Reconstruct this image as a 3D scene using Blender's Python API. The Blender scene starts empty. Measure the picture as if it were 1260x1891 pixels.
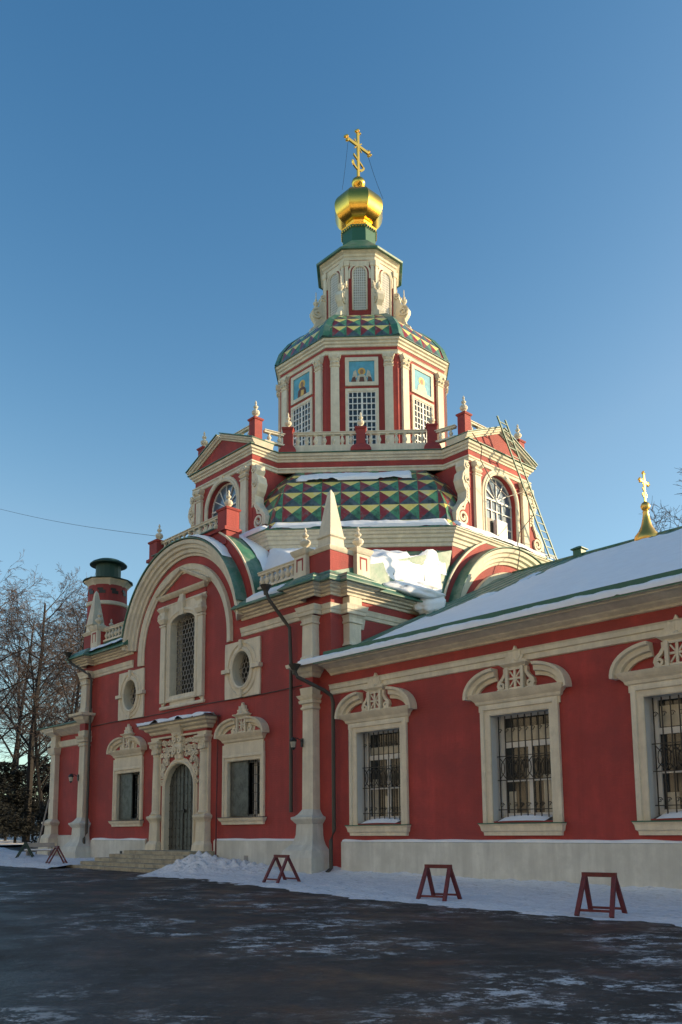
import bpy, bmesh, math, random
from math import sin, cos, pi, sqrt, radians as R
from mathutils import Vector, Matrix, noise
random.seed(7)
scn = bpy.context.scene
# ------------------------------------------------------------------ camera
cam_d = bpy.data.cameras.new("camera"); cam = bpy.data.objects.new("camera", cam_d)
scn.collection.objects.link(cam); scn.camera = cam
h_, p_, r_ = -0.81829, 0.13835, -0.00817
fwd = Vector((sin(h_)*cos(p_), cos(h_)*cos(p_), sin(p_)))
rt0 = Vector((cos(h_), -sin(h_), 0)); up0 = rt0.cross(fwd)
rt = cos(r_)*rt0 + sin(r_)*up0; up = -sin(r_)*rt0 + cos(r_)*up0
cam.matrix_world = Matrix(((rt.x, up.x, -fwd.x, 23.43), (rt.y, up.y, -fwd.y, -21.13), (rt.z, up.z, -fwd.z, 1.5), (0, 0, 0, 1)))
cam_d.sensor_fit = 'VERTICAL'; cam_d.sensor_height = 36; cam_d.sensor_width = 24
cam_d.lens = 36*1594.2/1891; cam_d.shift_y = (1312.0-945.5)/1891; cam_d.shift_x = 0
cam_d.clip_end = 3000; cam_d.clip_start = 0.1
scn.render.resolution_x = 682; scn.render.resolution_y = 1024
# ------------------------------------------------------------------ light
SUN_AZ, SUN_EL = R(50), R(15)          # azimuth counted from +X towards +Y
w = bpy.data.worlds.new("World"); scn.world = w; w.use_nodes = True
nt = w.node_tree; bg = nt.nodes['Background']; sky = nt.nodes.new('ShaderNodeTexSky')
sky.sky_type = 'NISHITA'; sky.sun_disc = False; sky.sun_elevation = SUN_EL; sky.sun_rotation = pi/2 - SUN_AZ
sky.air_density = 1.0; sky.dust_density = 0.9; sky.ozone_density = 1.0; sky.altitude = 150

# the clear winter sky is graded per channel (deeper zenith, paler horizon)
sp = nt.nodes.new('ShaderNodeSeparateColor'); cb = nt.nodes.new('ShaderNodeCombineColor'); nt.links.new(sky.outputs[0], sp.inputs[0])
K = 0.15*2**0.6
for ch_i, (base, target, pw) in enumerate(((.304, .258, 2.1), (.465, .468, 1.43), (.687, .70, 1.11))):
    x0 = base/K; k = target/base
    d = nt.nodes.new('ShaderNodeMath'); d.operation = 'DIVIDE'; nt.links.new(sp.outputs[ch_i], d.inputs[0]); d.inputs[1].default_value = x0
    q = nt.nodes.new('ShaderNodeMath'); q.operation = 'POWER'; nt.links.new(d.outputs[0], q.inputs[0]); q.inputs[1].default_value = pw
    mn = nt.nodes.new('ShaderNodeMath'); mn.operation = 'MINIMUM'; nt.links.new(d.outputs[0], mn.inputs[0]); nt.links.new(q.outputs[0], mn.inputs[1])
    mu = nt.nodes.new('ShaderNodeMath'); mu.operation = 'MULTIPLY'; nt.links.new(mn.outputs[0], mu.inputs[0]); mu.inputs[1].default_value = x0*k
    nt.links.new(mu.outputs[0], cb.inputs[ch_i])
nt.links.new(cb.outputs[0], bg.inputs[0]); bg.inputs[1].default_value = 0.15
sd = bpy.data.lights.new("sun", 'SUN'); sd.energy = 4.9; sd.angle = R(0.53); sd.color = (1.0, 0.76, 0.47)
sun = bpy.data.objects.new("sun", sd); scn.collection.objects.link(sun)
sv = Vector((cos(SUN_AZ)*cos(SUN_EL), sin(SUN_AZ)*cos(SUN_EL), sin(SUN_EL)))
sun.rotation_euler = sv.to_track_quat('Z', 'Y').to_euler(); sun.location = sv*200
scn.view_settings.view_transform = 'Standard'; scn.view_settings.look = 'None'
scn.view_settings.exposure = 0.6; scn.view_settings.gamma = 1.0
# ------------------------------------------------------------------ materials
MATS = {}
def nn(nt, t, **kw):
    n = nt.nodes.new(t)
    for k, v in kw.items(): setattr(n, k, v)
    return n
def mat(name, col, rough=0.8, metal=0.0, var=0.12, vscale=1.2, bump=0.15, bscale=8.0, col2=None, c2amt=0.0, c2scale=0.8, bricks=0.0, spec=0.5, stretch=(1, 1, 1), c2edge=0.08, brick_size=(0.28, 0.085), streak=0.0):
    m = bpy.data.materials.new(name); m.use_nodes = True; t = m.node_tree
    b = t.nodes['Principled BSDF']; L = t.links.new
    tc = nn(t, 'ShaderNodeTexCoord'); mp = nn(t, 'ShaderNodeMapping'); mp.inputs['Scale'].default_value = stretch
    L(tc.outputs['Object'], mp.inputs[0])
    n1 = nn(t, 'ShaderNodeTexNoise'); n1.inputs['Scale'].default_value = vscale; n1.inputs['Detail'].default_value = 8; n1.inputs['Roughness'].default_value = 0.65
    L(mp.outputs[0], n1.inputs['Vector'])
    mr = nn(t, 'ShaderNodeMapRange'); mr.inputs[1].default_value = 0.3; mr.inputs[2].default_value = 0.7; mr.inputs[3].default_value = 1-var; mr.inputs[4].default_value = 1+var
    L(n1.outputs['Fac'], mr.inputs[0]); fac_out = mr.outputs[0]
    if streak:
        ms = nn(t, 'ShaderNodeMapping'); ms.inputs['Scale'].default_value = (2.6, 2.6, .22); L(tc.outputs['Object'], ms.inputs[0])
        ns = nn(t, 'ShaderNodeTexNoise'); ns.inputs['Scale'].default_value = 1.0; ns.inputs['Detail'].default_value = 9; ns.inputs['Roughness'].default_value = 0.7; L(ms.outputs[0], ns.inputs['Vector'])
        rs = nn(t, 'ShaderNodeMapRange'); rs.inputs[1].default_value = 0.36; rs.inputs[2].default_value = 0.62; rs.inputs[3].default_value = 1-streak; rs.inputs[4].default_value = 1.06; L(ns.outputs['Fac'], rs.inputs[0])
        mm = nn(t, 'ShaderNodeMath', operation='MULTIPLY'); L(mr.outputs[0], mm.inputs[0]); L(rs.outputs[0], mm.inputs[1]); fac_out = mm.outputs[0]
    mx = nn(t, 'ShaderNodeMix', data_type='RGBA', blend_type='MULTIPLY'); mx.inputs[0].default_value = 1
    mx.inputs[6].default_value = (*col, 1); L(fac_out, mx.inputs[7]); out = mx.outputs[2]
    if col2:
        n2 = nn(t, 'ShaderNodeTexNoise'); n2.inputs['Scale'].default_value = c2scale; n2.inputs['Detail'].default_value = 9; n2.inputs['Roughness'].default_value = 0.7
        L(mp.outputs[0], n2.inputs['Vector'])
        r2 = nn(t, 'ShaderNodeMapRange'); th = 0.72-0.45*c2amt; r2.inputs[1].default_value = th-c2edge; r2.inputs[2].default_value = th+c2edge; L(n2.outputs['Fac'], r2.inputs[0])
        m2 = nn(t, 'ShaderNodeMix', data_type='RGBA'); L(r2.outputs[0], m2.inputs[0]); L(out, m2.inputs[6]); m2.inputs[7].default_value = (*col2, 1); out = m2.outputs[2]
    L(out, b.inputs['Base Color'])
    b.inputs['Metallic'].default_value = metal; b.inputs['Roughness'].default_value = rough; b.inputs['Specular IOR Level'].default_value = spec
    nb = nn(t, 'ShaderNodeTexNoise'); nb.inputs['Scale'].default_value = bscale; nb.inputs['Detail'].default_value = 6; L(mp.outputs[0], nb.inputs['Vector'])
    hgt = nb.outputs['Fac']
    if bricks > 0:
        sx = nn(t, 'ShaderNodeSeparateXYZ'); L(tc.outputs['Object'], sx.inputs[0])
        ad = nn(t, 'ShaderNodeMath', operation='ADD'); L(sx.outputs[0], ad.inputs[0]); L(sx.outputs[1], ad.inputs[1])
        cx = nn(t, 'ShaderNodeCombineXYZ'); L(ad.outputs[0], cx.inputs[0]); L(sx.outputs[2], cx.inputs[1])
        bt = nn(t, 'ShaderNodeTexBrick'); bt.inputs['Scale'].default_value = 1.0; bt.inputs['Brick Width'].default_value = brick_size[0]; bt.inputs['Row Height'].default_value = brick_size[1]
        bt.inputs['Mortar Size'].default_value = 0.008; bt.inputs['Mortar Smooth'].default_value = 0.8
        L(cx.outputs[0], bt.inputs['Vector'])
        am = nn(t, 'ShaderNodeMath', operation='MULTIPLY_ADD'); L(bt.outputs['Fac'], am.inputs[0]); am.inputs[1].default_value = -bricks; L(nb.outputs['Fac'], am.inputs[2]); hgt = am.outputs[0]
    bp = nn(t, 'ShaderNodeBump'); bp.inputs['Strength'].default_value = bump; bp.inputs['Distance'].default_value = 0.03
    L(hgt, bp.inputs['Height']); L(bp.outputs[0], b.inputs['Normal'])
    MATS[name] = m; return m
mat('red_paint', (0.39, 0.050, 0.042), 0.75, var=0.16, vscale=0.9, bump=0.35, bscale=14, col2=(0.27, 0.040, 0.036), c2amt=0.5, c2scale=0.5, bricks=0.7, c2edge=0.10, streak=0.20)
mat('cream', (0.70, 0.64, 0.50), 0.8, var=0.10, vscale=1.1, bump=0.3, bscale=16, col2=(0.56, 0.51, 0.41), c2amt=0.3, c2scale=1.6, c2edge=0.12, streak=0.16)
mat('cream_trim', (0.70, 0.63, 0.49), 0.75, var=0.08, vscale=2.0, bump=0.2, bscale=25, col2=(0.58, 0.52, 0.40), c2amt=0.25, c2scale=3, c2edge=0.1, streak=0.14)
mat('plinth_stone', (0.62, 0.62, 0.56), 0.85, var=0.12, vscale=1.2, bump=0.4, bscale=10, col2=(0.50, 0.50, 0.45), c2amt=0.35, c2scale=1.0, c2edge=0.12, bricks=0.15, brick_size=(0.9, 0.4), streak=0.18)
mat('reveal_white', (0.62, 0.62, 0.60), 0.8, var=0.06)
mat('green_roof', (0.045, 0.16, 0.105), 0.45, var=0.22, vscale=1.5, bump=0.2, bscale=5, col2=(0.14, 0.22, 0.17), c2amt=0.45, c2scale=1.6)
mat('green_paint', (0.03, 0.12, 0.07), 0.5, var=0.1)
mat('chimney_green', (0.018, 0.06, 0.045), 0.6, var=0.15)
mat('snow', (0.84, 0.86, 0.89), 0.7, var=0.04, vscale=2.5, bump=0.6, bscale=4.5, spec=0.3)
mat('dirty_snow', (0.76, 0.77, 0.80), 0.75, var=0.16, vscale=5, bump=0.9, bscale=9, col2=(0.45, 0.45, 0.46), c2amt=0.30, c2scale=5.0, stretch=(0.7, 1.6, 1), spec=0.3)
mat('gold', (0.95, 0.56, 0.10), 0.24, metal=1.0, var=0.08, vscale=1.5, bump=0.25, bscale=1.5)
mat('gold_dim', (0.80, 0.48, 0.12), 0.38, metal=1.0, var=0.1)
mat('glass_dark', (0.018, 0.022, 0.025), 0.08, var=0.3, vscale=1.3, bump=0.03, bscale=2, spec=0.8)
mat('glass_painted_sky', (0.10, 0.15, 0.21), 0.10, var=0.2, vscale=1.3, bump=0.03, bscale=2, spec=0.9)  # sky reflection of the dormer panes put into the base colour
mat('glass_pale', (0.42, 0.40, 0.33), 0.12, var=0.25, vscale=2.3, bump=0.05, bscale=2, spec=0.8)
mat('window_white', (0.72, 0.71, 0.67), 0.5, var=0.05)
mat('iron', (0.035, 0.033, 0.03), 0.5, var=0.15, metal=0.3)
mat('pipe_brown', (0.05, 0.045, 0.038), 0.5, var=0.15, vscale=3)
mat('barrier_red', (0.135, 0.022, 0.026), 0.6, var=0.25, vscale=6, bump=0.3, bscale=20, col2=(0.09, 0.02, 0.02), c2amt=0.3, c2scale=7)
mat('barrier_green', (0.02, 0.05, 0.035), 0.6, var=0.2)
mat('door_iron', (0.095, 0.105, 0.10), 0.5, metal=0.35, var=0.25, vscale=3, bump=0.5, bscale=12, col2=(0.05, 0.055, 0.05), c2amt=0.4, c2scale=4)
mat('limestone', (0.40, 0.36, 0.27), 0.85, var=0.2, vscale=3, bump=0.5, bscale=12, col2=(0.26, 0.24, 0.19), c2amt=0.4, c2scale=2)
mat('bark', (0.020, 0.017, 0.015), 0.9, var=0.3, vscale=4, bump=0.6, bscale=9)
mat('twig', (0.085, 0.060, 0.050), 0.85, var=0.2)
mat('evergreen', (0.008, 0.010, 0.008), 0.85, var=0.4, vscale=1.5)
mat('glaze_yellow', (0.84, 0.67, 0.18), 0.28, var=0.15, vscale=2.5, col2=(0.70, 0.62, 0.36), c2amt=0.35, c2scale=2.5)
mat('glaze_green', (0.09, 0.26, 0.14), 0.25, var=0.2, vscale=2.5, col2=(0.06, 0.12, 0.07), c2amt=0.4, c2scale=3)
mat('glaze_red', (0.27, 0.04, 0.04), 0.28, var=0.2, vscale=2.5, col2=(0.22, 0.12, 0.11), c2amt=0.38, c2scale=3.0, c2edge=0.03)
mat('glaze_navy', (0.09, 0.125, 0.14), 0.28, var=0.3, vscale=2.5, col2=(0.03, 0.05, 0.045), c2amt=0.4, c2scale=3)
mat('icon_blue', (0.10, 0.34, 0.46), 0.6, var=0.2, vscale=3, bump=0.05)
mat('icon_robe', (0.13, 0.055, 0.035), 0.6, var=0.3, vscale=7, bump=0.05)
mat('icon_skin', (0.30, 0.17, 0.09), 0.6, var=0.2, vscale=9, bump=0.05)
mat('icon_gold', (0.70, 0.42, 0.08), 0.4, var=0.2, bump=0.05)
mat('icon_pale', (0.50, 0.46, 0.36), 0.6, var=0.2, vscale=8, bump=0.05)
mat('wood_grey', (0.33, 0.31, 0.28), 0.8, var=0.2)
mat('far_wall', (0.30, 0.30, 0.29), 0.9, var=0.1)
mat('bounce_wall', (0.50, 0.45, 0.37), 0.85, var=0.05)
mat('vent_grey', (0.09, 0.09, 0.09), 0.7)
# road: dark wet asphalt with trodden snow and ice in streaks
def road():
    m = bpy.data.materials.new('asphalt'); m.use_nodes = True; t = m.node_tree; b = t.nodes['Principled BSDF']; L = t.links.new
    tc = nn(t, 'ShaderNodeTexCoord')
    def noi(sc, det, stretch, rot=0.0, rough=0.6, dist=0.0):
        m0 = nn(t, 'ShaderNodeMapping'); m0.inputs['Rotation'].default_value = (0, 0, rot); L(tc.outputs['Object'], m0.inputs[0])
        mp = nn(t, 'ShaderNodeMapping'); mp.inputs['Scale'].default_value = stretch; L(m0.outputs[0], mp.inputs[0])
        n = nn(t, 'ShaderNodeTexNoise'); n.inputs['Scale'].default_value = sc; n.inputs['Detail'].default_value = det; n.inputs['Roughness'].default_value = rough; n.inputs['Distortion'].default_value = dist
        L(mp.outputs[0], n.inputs['Vector']); return n.outputs['Fac']
    def rng(x, a, b_, c=0., d=1.):
        r = nn(t, 'ShaderNodeMapRange'); r.inputs[1].default_value = a; r.inputs[2].default_value = b_; r.inputs[3].default_value = c; r.inputs[4].default_value = d; L(x, r.inputs[0]); return r.outputs[0]
    def mul(a, b_):
        x = nn(t, 'ShaderNodeMath', operation='MULTIPLY'); L(a, x.inputs[0]); L(b_, x.inputs[1]); return x.outputs[0]
    def mixc(f, a, b_):
        x = nn(t, 'ShaderNodeMix', data_type='RGBA'); L(f, x.inputs[0])
        if isinstance(a, tuple): x.inputs[6].default_value = (*a, 1)
        else: L(a, x.inputs[6])
        x.inputs[7].default_value = (*b_, 1); return x.outputs[2]
    big = rng(noi(0.30, 4, (1, 1, 1)), 0.48, 0.60)
    fine = rng(noi(1.9, 12, (0.9, 1.1, 1), -0.8, 0.85, 0.15), 0.53, 0.57)
    snow = mul(big, fine)
    crumbs = rng(noi(6.0, 8, (0.9, 1.2, 1), -0.8, 0.7), 0.57, 0.68, 0, 0.45)
    base = mixc(rng(noi(0.5, 6, (1, 1, 1)), 0.35, 0.65), (0.028, 0.024, 0.021), (0.044, 0.037, 0.032))
    base = mixc(rng(noi(1.4, 10, (0.8, 1.2, 1), -0.8, 0.75), 0.50, 0.60, 0, 0.7), base, (0.052, 0.050, 0.050))
    c = mixc(crumbs, base, (0.20, 0.21, 0.22))
    c = mixc(snow, c, (0.55, 0.56, 0.58))
    L(c, b.inputs['Base Color'])
    L(rng(noi(0.7, 5, (1, 1, 1)), 0.35, 0.62, 0.38, 0.8), b.inputs['Roughness']); b.inputs['Specular IOR Level'].default_value = 0.35
    bp = nn(t, 'ShaderNodeBump'); bp.inputs['Strength'].default_value = 0.5; bp.inputs['Distance'].default_value = 0.03
    ad = nn(t, 'ShaderNodeMath', operation='ADD'); L(noi(9, 6, (1, 1, 1)), ad.inputs[0]); L(noi(1.6, 8, (0.8, 1.2, 1), -0.8), ad.inputs[1]); L(ad.outputs[0], bp.inputs['Height']); L(bp.outputs[0], b.inputs['Normal'])
    MATS['asphalt'] = m
road()
# ------------------------------------------------------------------ mesh helpers
class Fr:
    def __init__(s, o, u, n): s.o = Vector(o); s.u = Vector(u); s.n = Vector(n); s.v = Vector((0, 0, 1))
    def __call__(s, u, v, w=0.0): return s.o + s.u*u + s.v*v + s.n*w
def WF(x, y, z): return Vector((x, y, z))
class MB:
    def __init__(s): s.v = []; s.f = []; s.m = []; s.names = []
    def mi(s, name):
        if name not in s.names: s.names.append(name)
        return s.names.index(name)
    def add(s, vs, fs, m):
        b = len(s.v); s.v += [tuple(x) for x in vs]; k = s.mi(m)
        for f in fs: s.f.append([b+i for i in f]); s.m.append(k)
    def quad(s, a, b, c, d, m): s.add([a, b, c, d], [(0, 1, 2, 3)], m)
    def box(s, F, u0, u1, v0, v1, w0, w1, m):
        P = [F(u, v, w) for w in (w0, w1) for v in (v0, v1) for u in (u0, u1)]
        s.add(P, [(0, 1, 3, 2), (4, 6, 7, 5), (0, 4, 5, 1), (2, 3, 7, 6), (0, 2, 6, 4), (1, 5, 7, 3)], m)
    def prism(s, F, pts, w0, w1, m):
        n = len(pts); P = [F(a, b, w0) for a, b in pts]+[F(a, b, w1) for a, b in pts]
        s.add(P, [tuple(range(n-1, -1, -1)), tuple(range(n, 2*n))]+[(i, (i+1) % n, n+(i+1) % n, n+i) for i in range(n)], m)
    def ring(s, F, A, B, w0, w1, m, closed=True):
        """plate between two outlines of the same count (outer A, inner B)"""
        n = len(A); P = [F(a, b, w) for w in (w0, w1) for L_ in (A, B) for a, b in L_]
        fs = []
        for i in range(n if closed else n-1):
            j = (i+1) % n
            fs += [(2*n+i, 2*n+j, 3*n+j, 3*n+i), (i, n+i, n+j, j), (i, j, 2*n+j, 2*n+i), (n+i, 3*n+i, 3*n+j, n+j)]
        if not closed: fs += [(0, 2*n, 3*n, n), (n-1, 2*n-1, 4*n-1, 3*n-1)]
        s.add(P, fs, m)
    def stack(s, F, u0, u1, w1, lv, m, w0=0.0, back=False):
        """lofted rectangular shaft; lv = [(z, offset)]"""
        P = []
        for z, o in lv:
            b = w0-(o if back else 0)
            P += [F(u0-o, z, b), F(u1+o, z, b), F(u1+o, z, w1+o), F(u0-o, z, w1+o)]
        fs = [(3, 2, 1, 0)]
        for i in range(len(lv)-1):
            for j in range(4): fs.append((4*i+j, 4*i+(j+1) % 4, 4*i+4+(j+1) % 4, 4*i+4+j))
        k = 4*(len(lv)-1); fs.append((k, k+1, k+2, k+3)); s.add(P, fs, m)
    def sweep(s, path, prof, mp, m, closed=False, prof_closed=True):
        """profile (o,h) swept on a path in a plane; o goes to the right of travel; mp(p,q,h)"""
        n = len(path); rows = []
        for i in range(n):
            def nrm(a, b):
                dx, dy = b[0]-a[0], b[1]-a[1]; l = math.hypot(dx, dy) or 1; return (dy/l, -dx/l)
            if closed: n1 = nrm(path[i-1], path[i]); n2 = nrm(path[i], path[(i+1) % n])
            else:
                n1 = nrm(path[i-1], path[i]) if i > 0 else None; n2 = nrm(path[i], path[i+1]) if i < n-1 else None
                n1 = n1 or n2; n2 = n2 or n1
            d = 1+n1[0]*n2[0]+n1[1]*n2[1]; d = max(d, 0.25); mx, my = (n1[0]+n2[0])/d, (n1[1]+n2[1])/d
            rows.append([mp(path[i][0]+mx*o, path[i][1]+my*o, hh) for o, hh in prof])
        k = len(prof); P = [p for r in rows for p in r]; fs = []
        for i in range(n if closed else n-1):
            j = (i+1) % n
            for a in range(k if prof_closed else k-1):
                b = (a+1) % k; fs.append((i*k+a, j*k+a, j*k+b, i*k+b))
        if not closed and prof_closed: fs += [tuple(range(k)), tuple(range((n-1)*k, n*k))]
        s.add(P, fs, m)
    def lathe(s, c, prof, n, m, rot=0.0, capb=True, capt=True):
        P = []; c = Vector(c)
        for r, z in prof:
            for i in range(n):
                a = rot+2*pi*i/n; P.append(c+Vector((r*cos(a), r*sin(a), z)))
        fs = []
        for k in range(len(prof)-1):
            for i in range(n): j = (i+1) % n; fs.append((k*n+i, k*n+j, (k+1)*n+j, (k+1)*n+i))
        if capb: fs.append(tuple(range(n-1, -1, -1)))
        if capt: fs.append(tuple((len(prof)-1)*n+i for i in range(n)))
        s.add(P, fs, m)
    def tube(s, pts, r, n, m, r1=None, rads=None):
        pts = [Vector(p) for p in pts]; P = []; N = len(pts)
        for i, p in enumerate(pts):
            d = (pts[min(i+1, N-1)]-pts[max(i-1, 0)]).normalized()
            a = d.cross(Vector((0, 0, 1)))
            if a.length < 0.05: a = d.cross(Vector((0, 1, 0)))
            a.normalize(); b = d.cross(a)
            rr = rads[i] if rads else (r if r1 is None else r+(r1-r)*i/(N-1))
            for k in range(n): t = 2*pi*k/n+pi/4; P.append(p+a*cos(t)*rr+b*sin(t)*rr)
        fs = [(i*n+k, i*n+(k+1) % n, (i+1)*n+(k+1) % n, (i+1)*n+k) for i in range(N-1) for k in range(n)]
        fs += [tuple(range(n)), tuple(range((N-1)*n, N*n))]; s.add(P, fs, m)
    def build(s, name, parent=None, smooth=False, recalc=True, off=None):
        me = bpy.data.meshes.new(name); me.from_pydata(s.v, [], s.f)
        for n in s.names: me.materials.append(MATS[n])
        me.polygons.foreach_set('material_index', s.m)
        if recalc:
            bm = bmesh.new(); bm.from_mesh(me); bmesh.ops.recalc_face_normals(bm, faces=bm.faces); bm.to_mesh(me); bm.free()
        if smooth:
            me.polygons.foreach_set('use_smooth', [True]*len(me.polygons))
        o = bpy.data.objects.new(name, me); scn.collection.objects.link(o)
        if parent is not None:
            o.parent = parent; base = parent
            t = Vector((0, 0, 0)); q = parent
            while q is not None: t += q.location; q = q.parent
            if not parent.get('local'): o.location = -t
        return o
def arcpts(cx, cy, r, a0, a1, n, ry=None):
    ry = ry or r; return [(cx+r*cos(a0+(a1-a0)*i/n), cy+ry*sin(a0+(a1-a0)*i/n)) for i in range(n+1)]
def tag(o, label=None, cat=None, group=None, kind=None):
    if label: o['label'] = label
    if cat: o['category'] = cat
    if group: o['group'] = group
    if kind: o['kind'] = kind
    return o
def empty(name, loc, rz=0, local=False):
    o = bpy.data.objects.new(name, None); scn.collection.objects.link(o); o.location = loc; o.rotation_euler = (0, 0, rz); o.empty_display_size = 0.3
    if local: o['local'] = 1
    return o
def spiral(cx, cy, r0, r1, a0, turns, n=28, sgn=1):
    return [(cx+(r0+(r1-r0)*i/n)*cos(a0+sgn*2*pi*turns*i/n), cy+(r0+(r1-r0)*i/n)*sin(a0+sgn*2*pi*turns*i/n)) for i in range(n+1)]
def strip(mb, F, pts, hw, w0, w1, m, taper=None):
    """raised band following a polyline in the face plane"""
    n = len(pts); A = []; B = []
    for i in range(n):
        a = pts[max(i-1, 0)]; b = pts[min(i+1, n-1)]; dx, dy = b[0]-a[0], b[1]-a[1]; l = math.hypot(dx, dy) or 1
        k = hw if taper is None else hw*(1+(taper-1)*i/(n-1))
        A.append((pts[i][0]-dy/l*k, pts[i][1]+dx/l*k)); B.append((pts[i][0]+dy/l*k, pts[i][1]-dx/l*k))
    mb.ring(F, A, B, w0, w1, m, closed=False)
# ------------------------------------------------------------------ layout
X0, Y0 = -9.6, 11.5
HX = 9.95                                       # half width of the main block; half depth is 11.5
church = empty('church', (X0, Y0, 0)); tag(church, 'red and cream orthodox church with tiled octagon, gold dome and long snow-roofed wing', 'church')
def Part(mb, name, parent=church, smooth=False): return mb.build(name, parent, smooth)
FA = Fr((X0, 0, 0), (1, 0, 0), (0, -1, 0))
SI = Fr((X0+HX, Y0, 0), (0, 1, 0), (1, 0, 0))
RF = Fr((0, 0, 0), (1, 0, 0), (0, -1, 0))
def OF(theta, a, dx=0, dy=0):
    c, s = cos(theta), sin(theta); return Fr((X0+dx+c*a, Y0+dy+s*a, 0), (-s, c, 0), (c, s, 0))
def octv(a, dx=0, dy=0):
    r = a/cos(pi/8); return [(X0+dx+r*cos(pi/8+i*pi/4), Y0+dy+r*sin(pi/8+i*pi/4)) for i in range(8)]
def wall(mb, F, u0, u1, v0, v1, holes, m, w=0.0):
    us = sorted({u0, u1, *[x for hh in holes for x in hh[:2]]}); vs = sorted({v0, v1, *[x for hh in holes for x in hh[2:]]})
    for i in range(len(us)-1):
        for j in range(len(vs)-1):
            a, b, c, d = us[i], us[i+1], vs[j], vs[j+1]
            if a < u0-1e-6 or b > u1+1e-6 or c < v0-1e-6 or d > v1+1e-6: continue
            if any(hh[0]-1e-6 <= a and b <= hh[1]+1e-6 and hh[2]-1e-6 <= c and d <= hh[3]+1e-6 for hh in holes): continue
            mb.quad(F(a, c, w), F(b, c, w), F(b, d, w), F(a, d, w), m)
# ---- main walls
mb = MB()
low_c = (-4.65, 4.65)
fac_holes = [(c-1.1, c+1.1, 2.06, 4.4) for c in low_c]+[(c-0.75, c+0.75, 7.4, 9.0) for c in (-4.55, 4.55)]+[(-1.15, 1.35, 0.0, 4.65)]+[(-1.05, 1.05, 7.62, 9.85)]
wall(mb, FA, -HX, HX, 0.0, 9.85, fac_holes, 'red_paint')
wall(mb, FA, -HX, -5.0, 9.85, 11.0, [], 'red_paint'); wall(mb, FA, 5.0, HX, 9.85, 11.0, [], 'red_paint')
# tympanum: half disc r 5.0 centre z 9.85 with the upper part of the tall window cut out
top = arcpts(0, 9.85, 5.0, 0, pi, 40)
def tymp(mb, F, hole):
    # sheet built from vertical strips
    us = sorted({round(x, 4) for x, _ in top} | ({-1.05, 1.05} if hole else set()))
    for a, b in zip(us[:-1], us[1:]):
        za = 9.85+sqrt(max(0, 25-a*a)); zb = 9.85+sqrt(max(0, 25-b*b)); z0 = 11.45 if (hole and a >= -1.051 and b <= 1.051) else 9.85
        mb.quad(F(a, z0), F(b, z0), F(b, zb), F(a, za), 'red_paint')
tymp(mb, FA, True); tymp(mb, SI, False)
wall(mb, SI, -11.5, 11.5, 0.0, 9.85, [], 'red_paint'); wall(mb, SI, -11.5, -5, 9.85, 11.0, [], 'red_paint'); wall(mb, SI, 5, 11.5, 9.85, 11.0, [], 'red_paint')
mb.quad(WF(X0-HX, 0, 0), WF(X0-HX, 23, 0), WF(X0-HX, 23, 11), WF(X0-HX, 0, 11), 'red_paint')
mb.quad(WF(X0-HX, 23, 0), WF(X0+HX, 23, 0), WF(X0+HX, 23, 11), WF(X0-HX, 23, 11), 'red_paint')
Part(mb, 'wall')
# inner blackout floor/slab so that openings look into a dark room
mb = MB(); mb.box(FA, -9.5, 9.5, 0.0, 10.9, -1.4, -1.2, 'vent_grey'); Part(mb, 'blackout_slab')
# ---- entablature and cornices of the main block
CORN = [(0, 10.22), (0.05, 10.23), (0.06, 10.31), (0.15, 10.35), (0.16, 10.41), (0.28, 10.45), (0.29, 10.52), (0.42, 10.55), (0.44, 10.64), (0, 10.66)]
BAND = [(0, 9.54), (0.04, 9.56), (0.05, 9.68), (0.08, 9.71), (0.10, 9.82), (0.13, 9.90), (0, 9.92)]
FLASH = [(0.0, 10.665), (0.60, 10.60), (0.61, 10.65), (0.40, 10.84), (0.40, 10.87), (0.38, 10.88), (0.0, 11.14)]
j = 0.35
def front_path(sgn):
    pr = [(4.55, 0), (8.55, 0), (8.55, j), (9.45, j), (9.45, 0), (HX, 0)]
    return pr
def cube_path():
    """right front quarter: from gable foot round the corner to the side gable foot (plan, outward on the right)"""
    y = 0.0; xr = X0+HX
    return [(X0+4.45, y), (X0+8.55, y), (X0+8.55, y-j), (X0+9.42, y-j), (X0+9.42, y), (xr, y), (xr, y+0.53), (xr+j, y+0.53), (xr+j, y+1.40), (xr, y+1.40), (xr, Y0-4.45)]
left_path = [(X0-HX, 2.5), (X0-HX, 1.4), (X0-HX-j, 1.4), (X0-HX-j, .53), (X0-HX, .53), (X0-HX, 0), (X0-9.42, 0), (X0-9.42, -j), (X0-8.55, -j), (X0-8.55, 0), (X0-4.45, 0)]
for pth in (cube_path(), left_path):
    for pr_, nm, mt_ in ((CORN, 'cornice', 'cream'), (BAND, 'frieze_band', 'cream'), (FLASH, 'eaves_flashing', 'green_roof')):
        mb = MB(); mb.sweep(pth, pr_, WF, mt_); Part(mb, nm)
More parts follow.
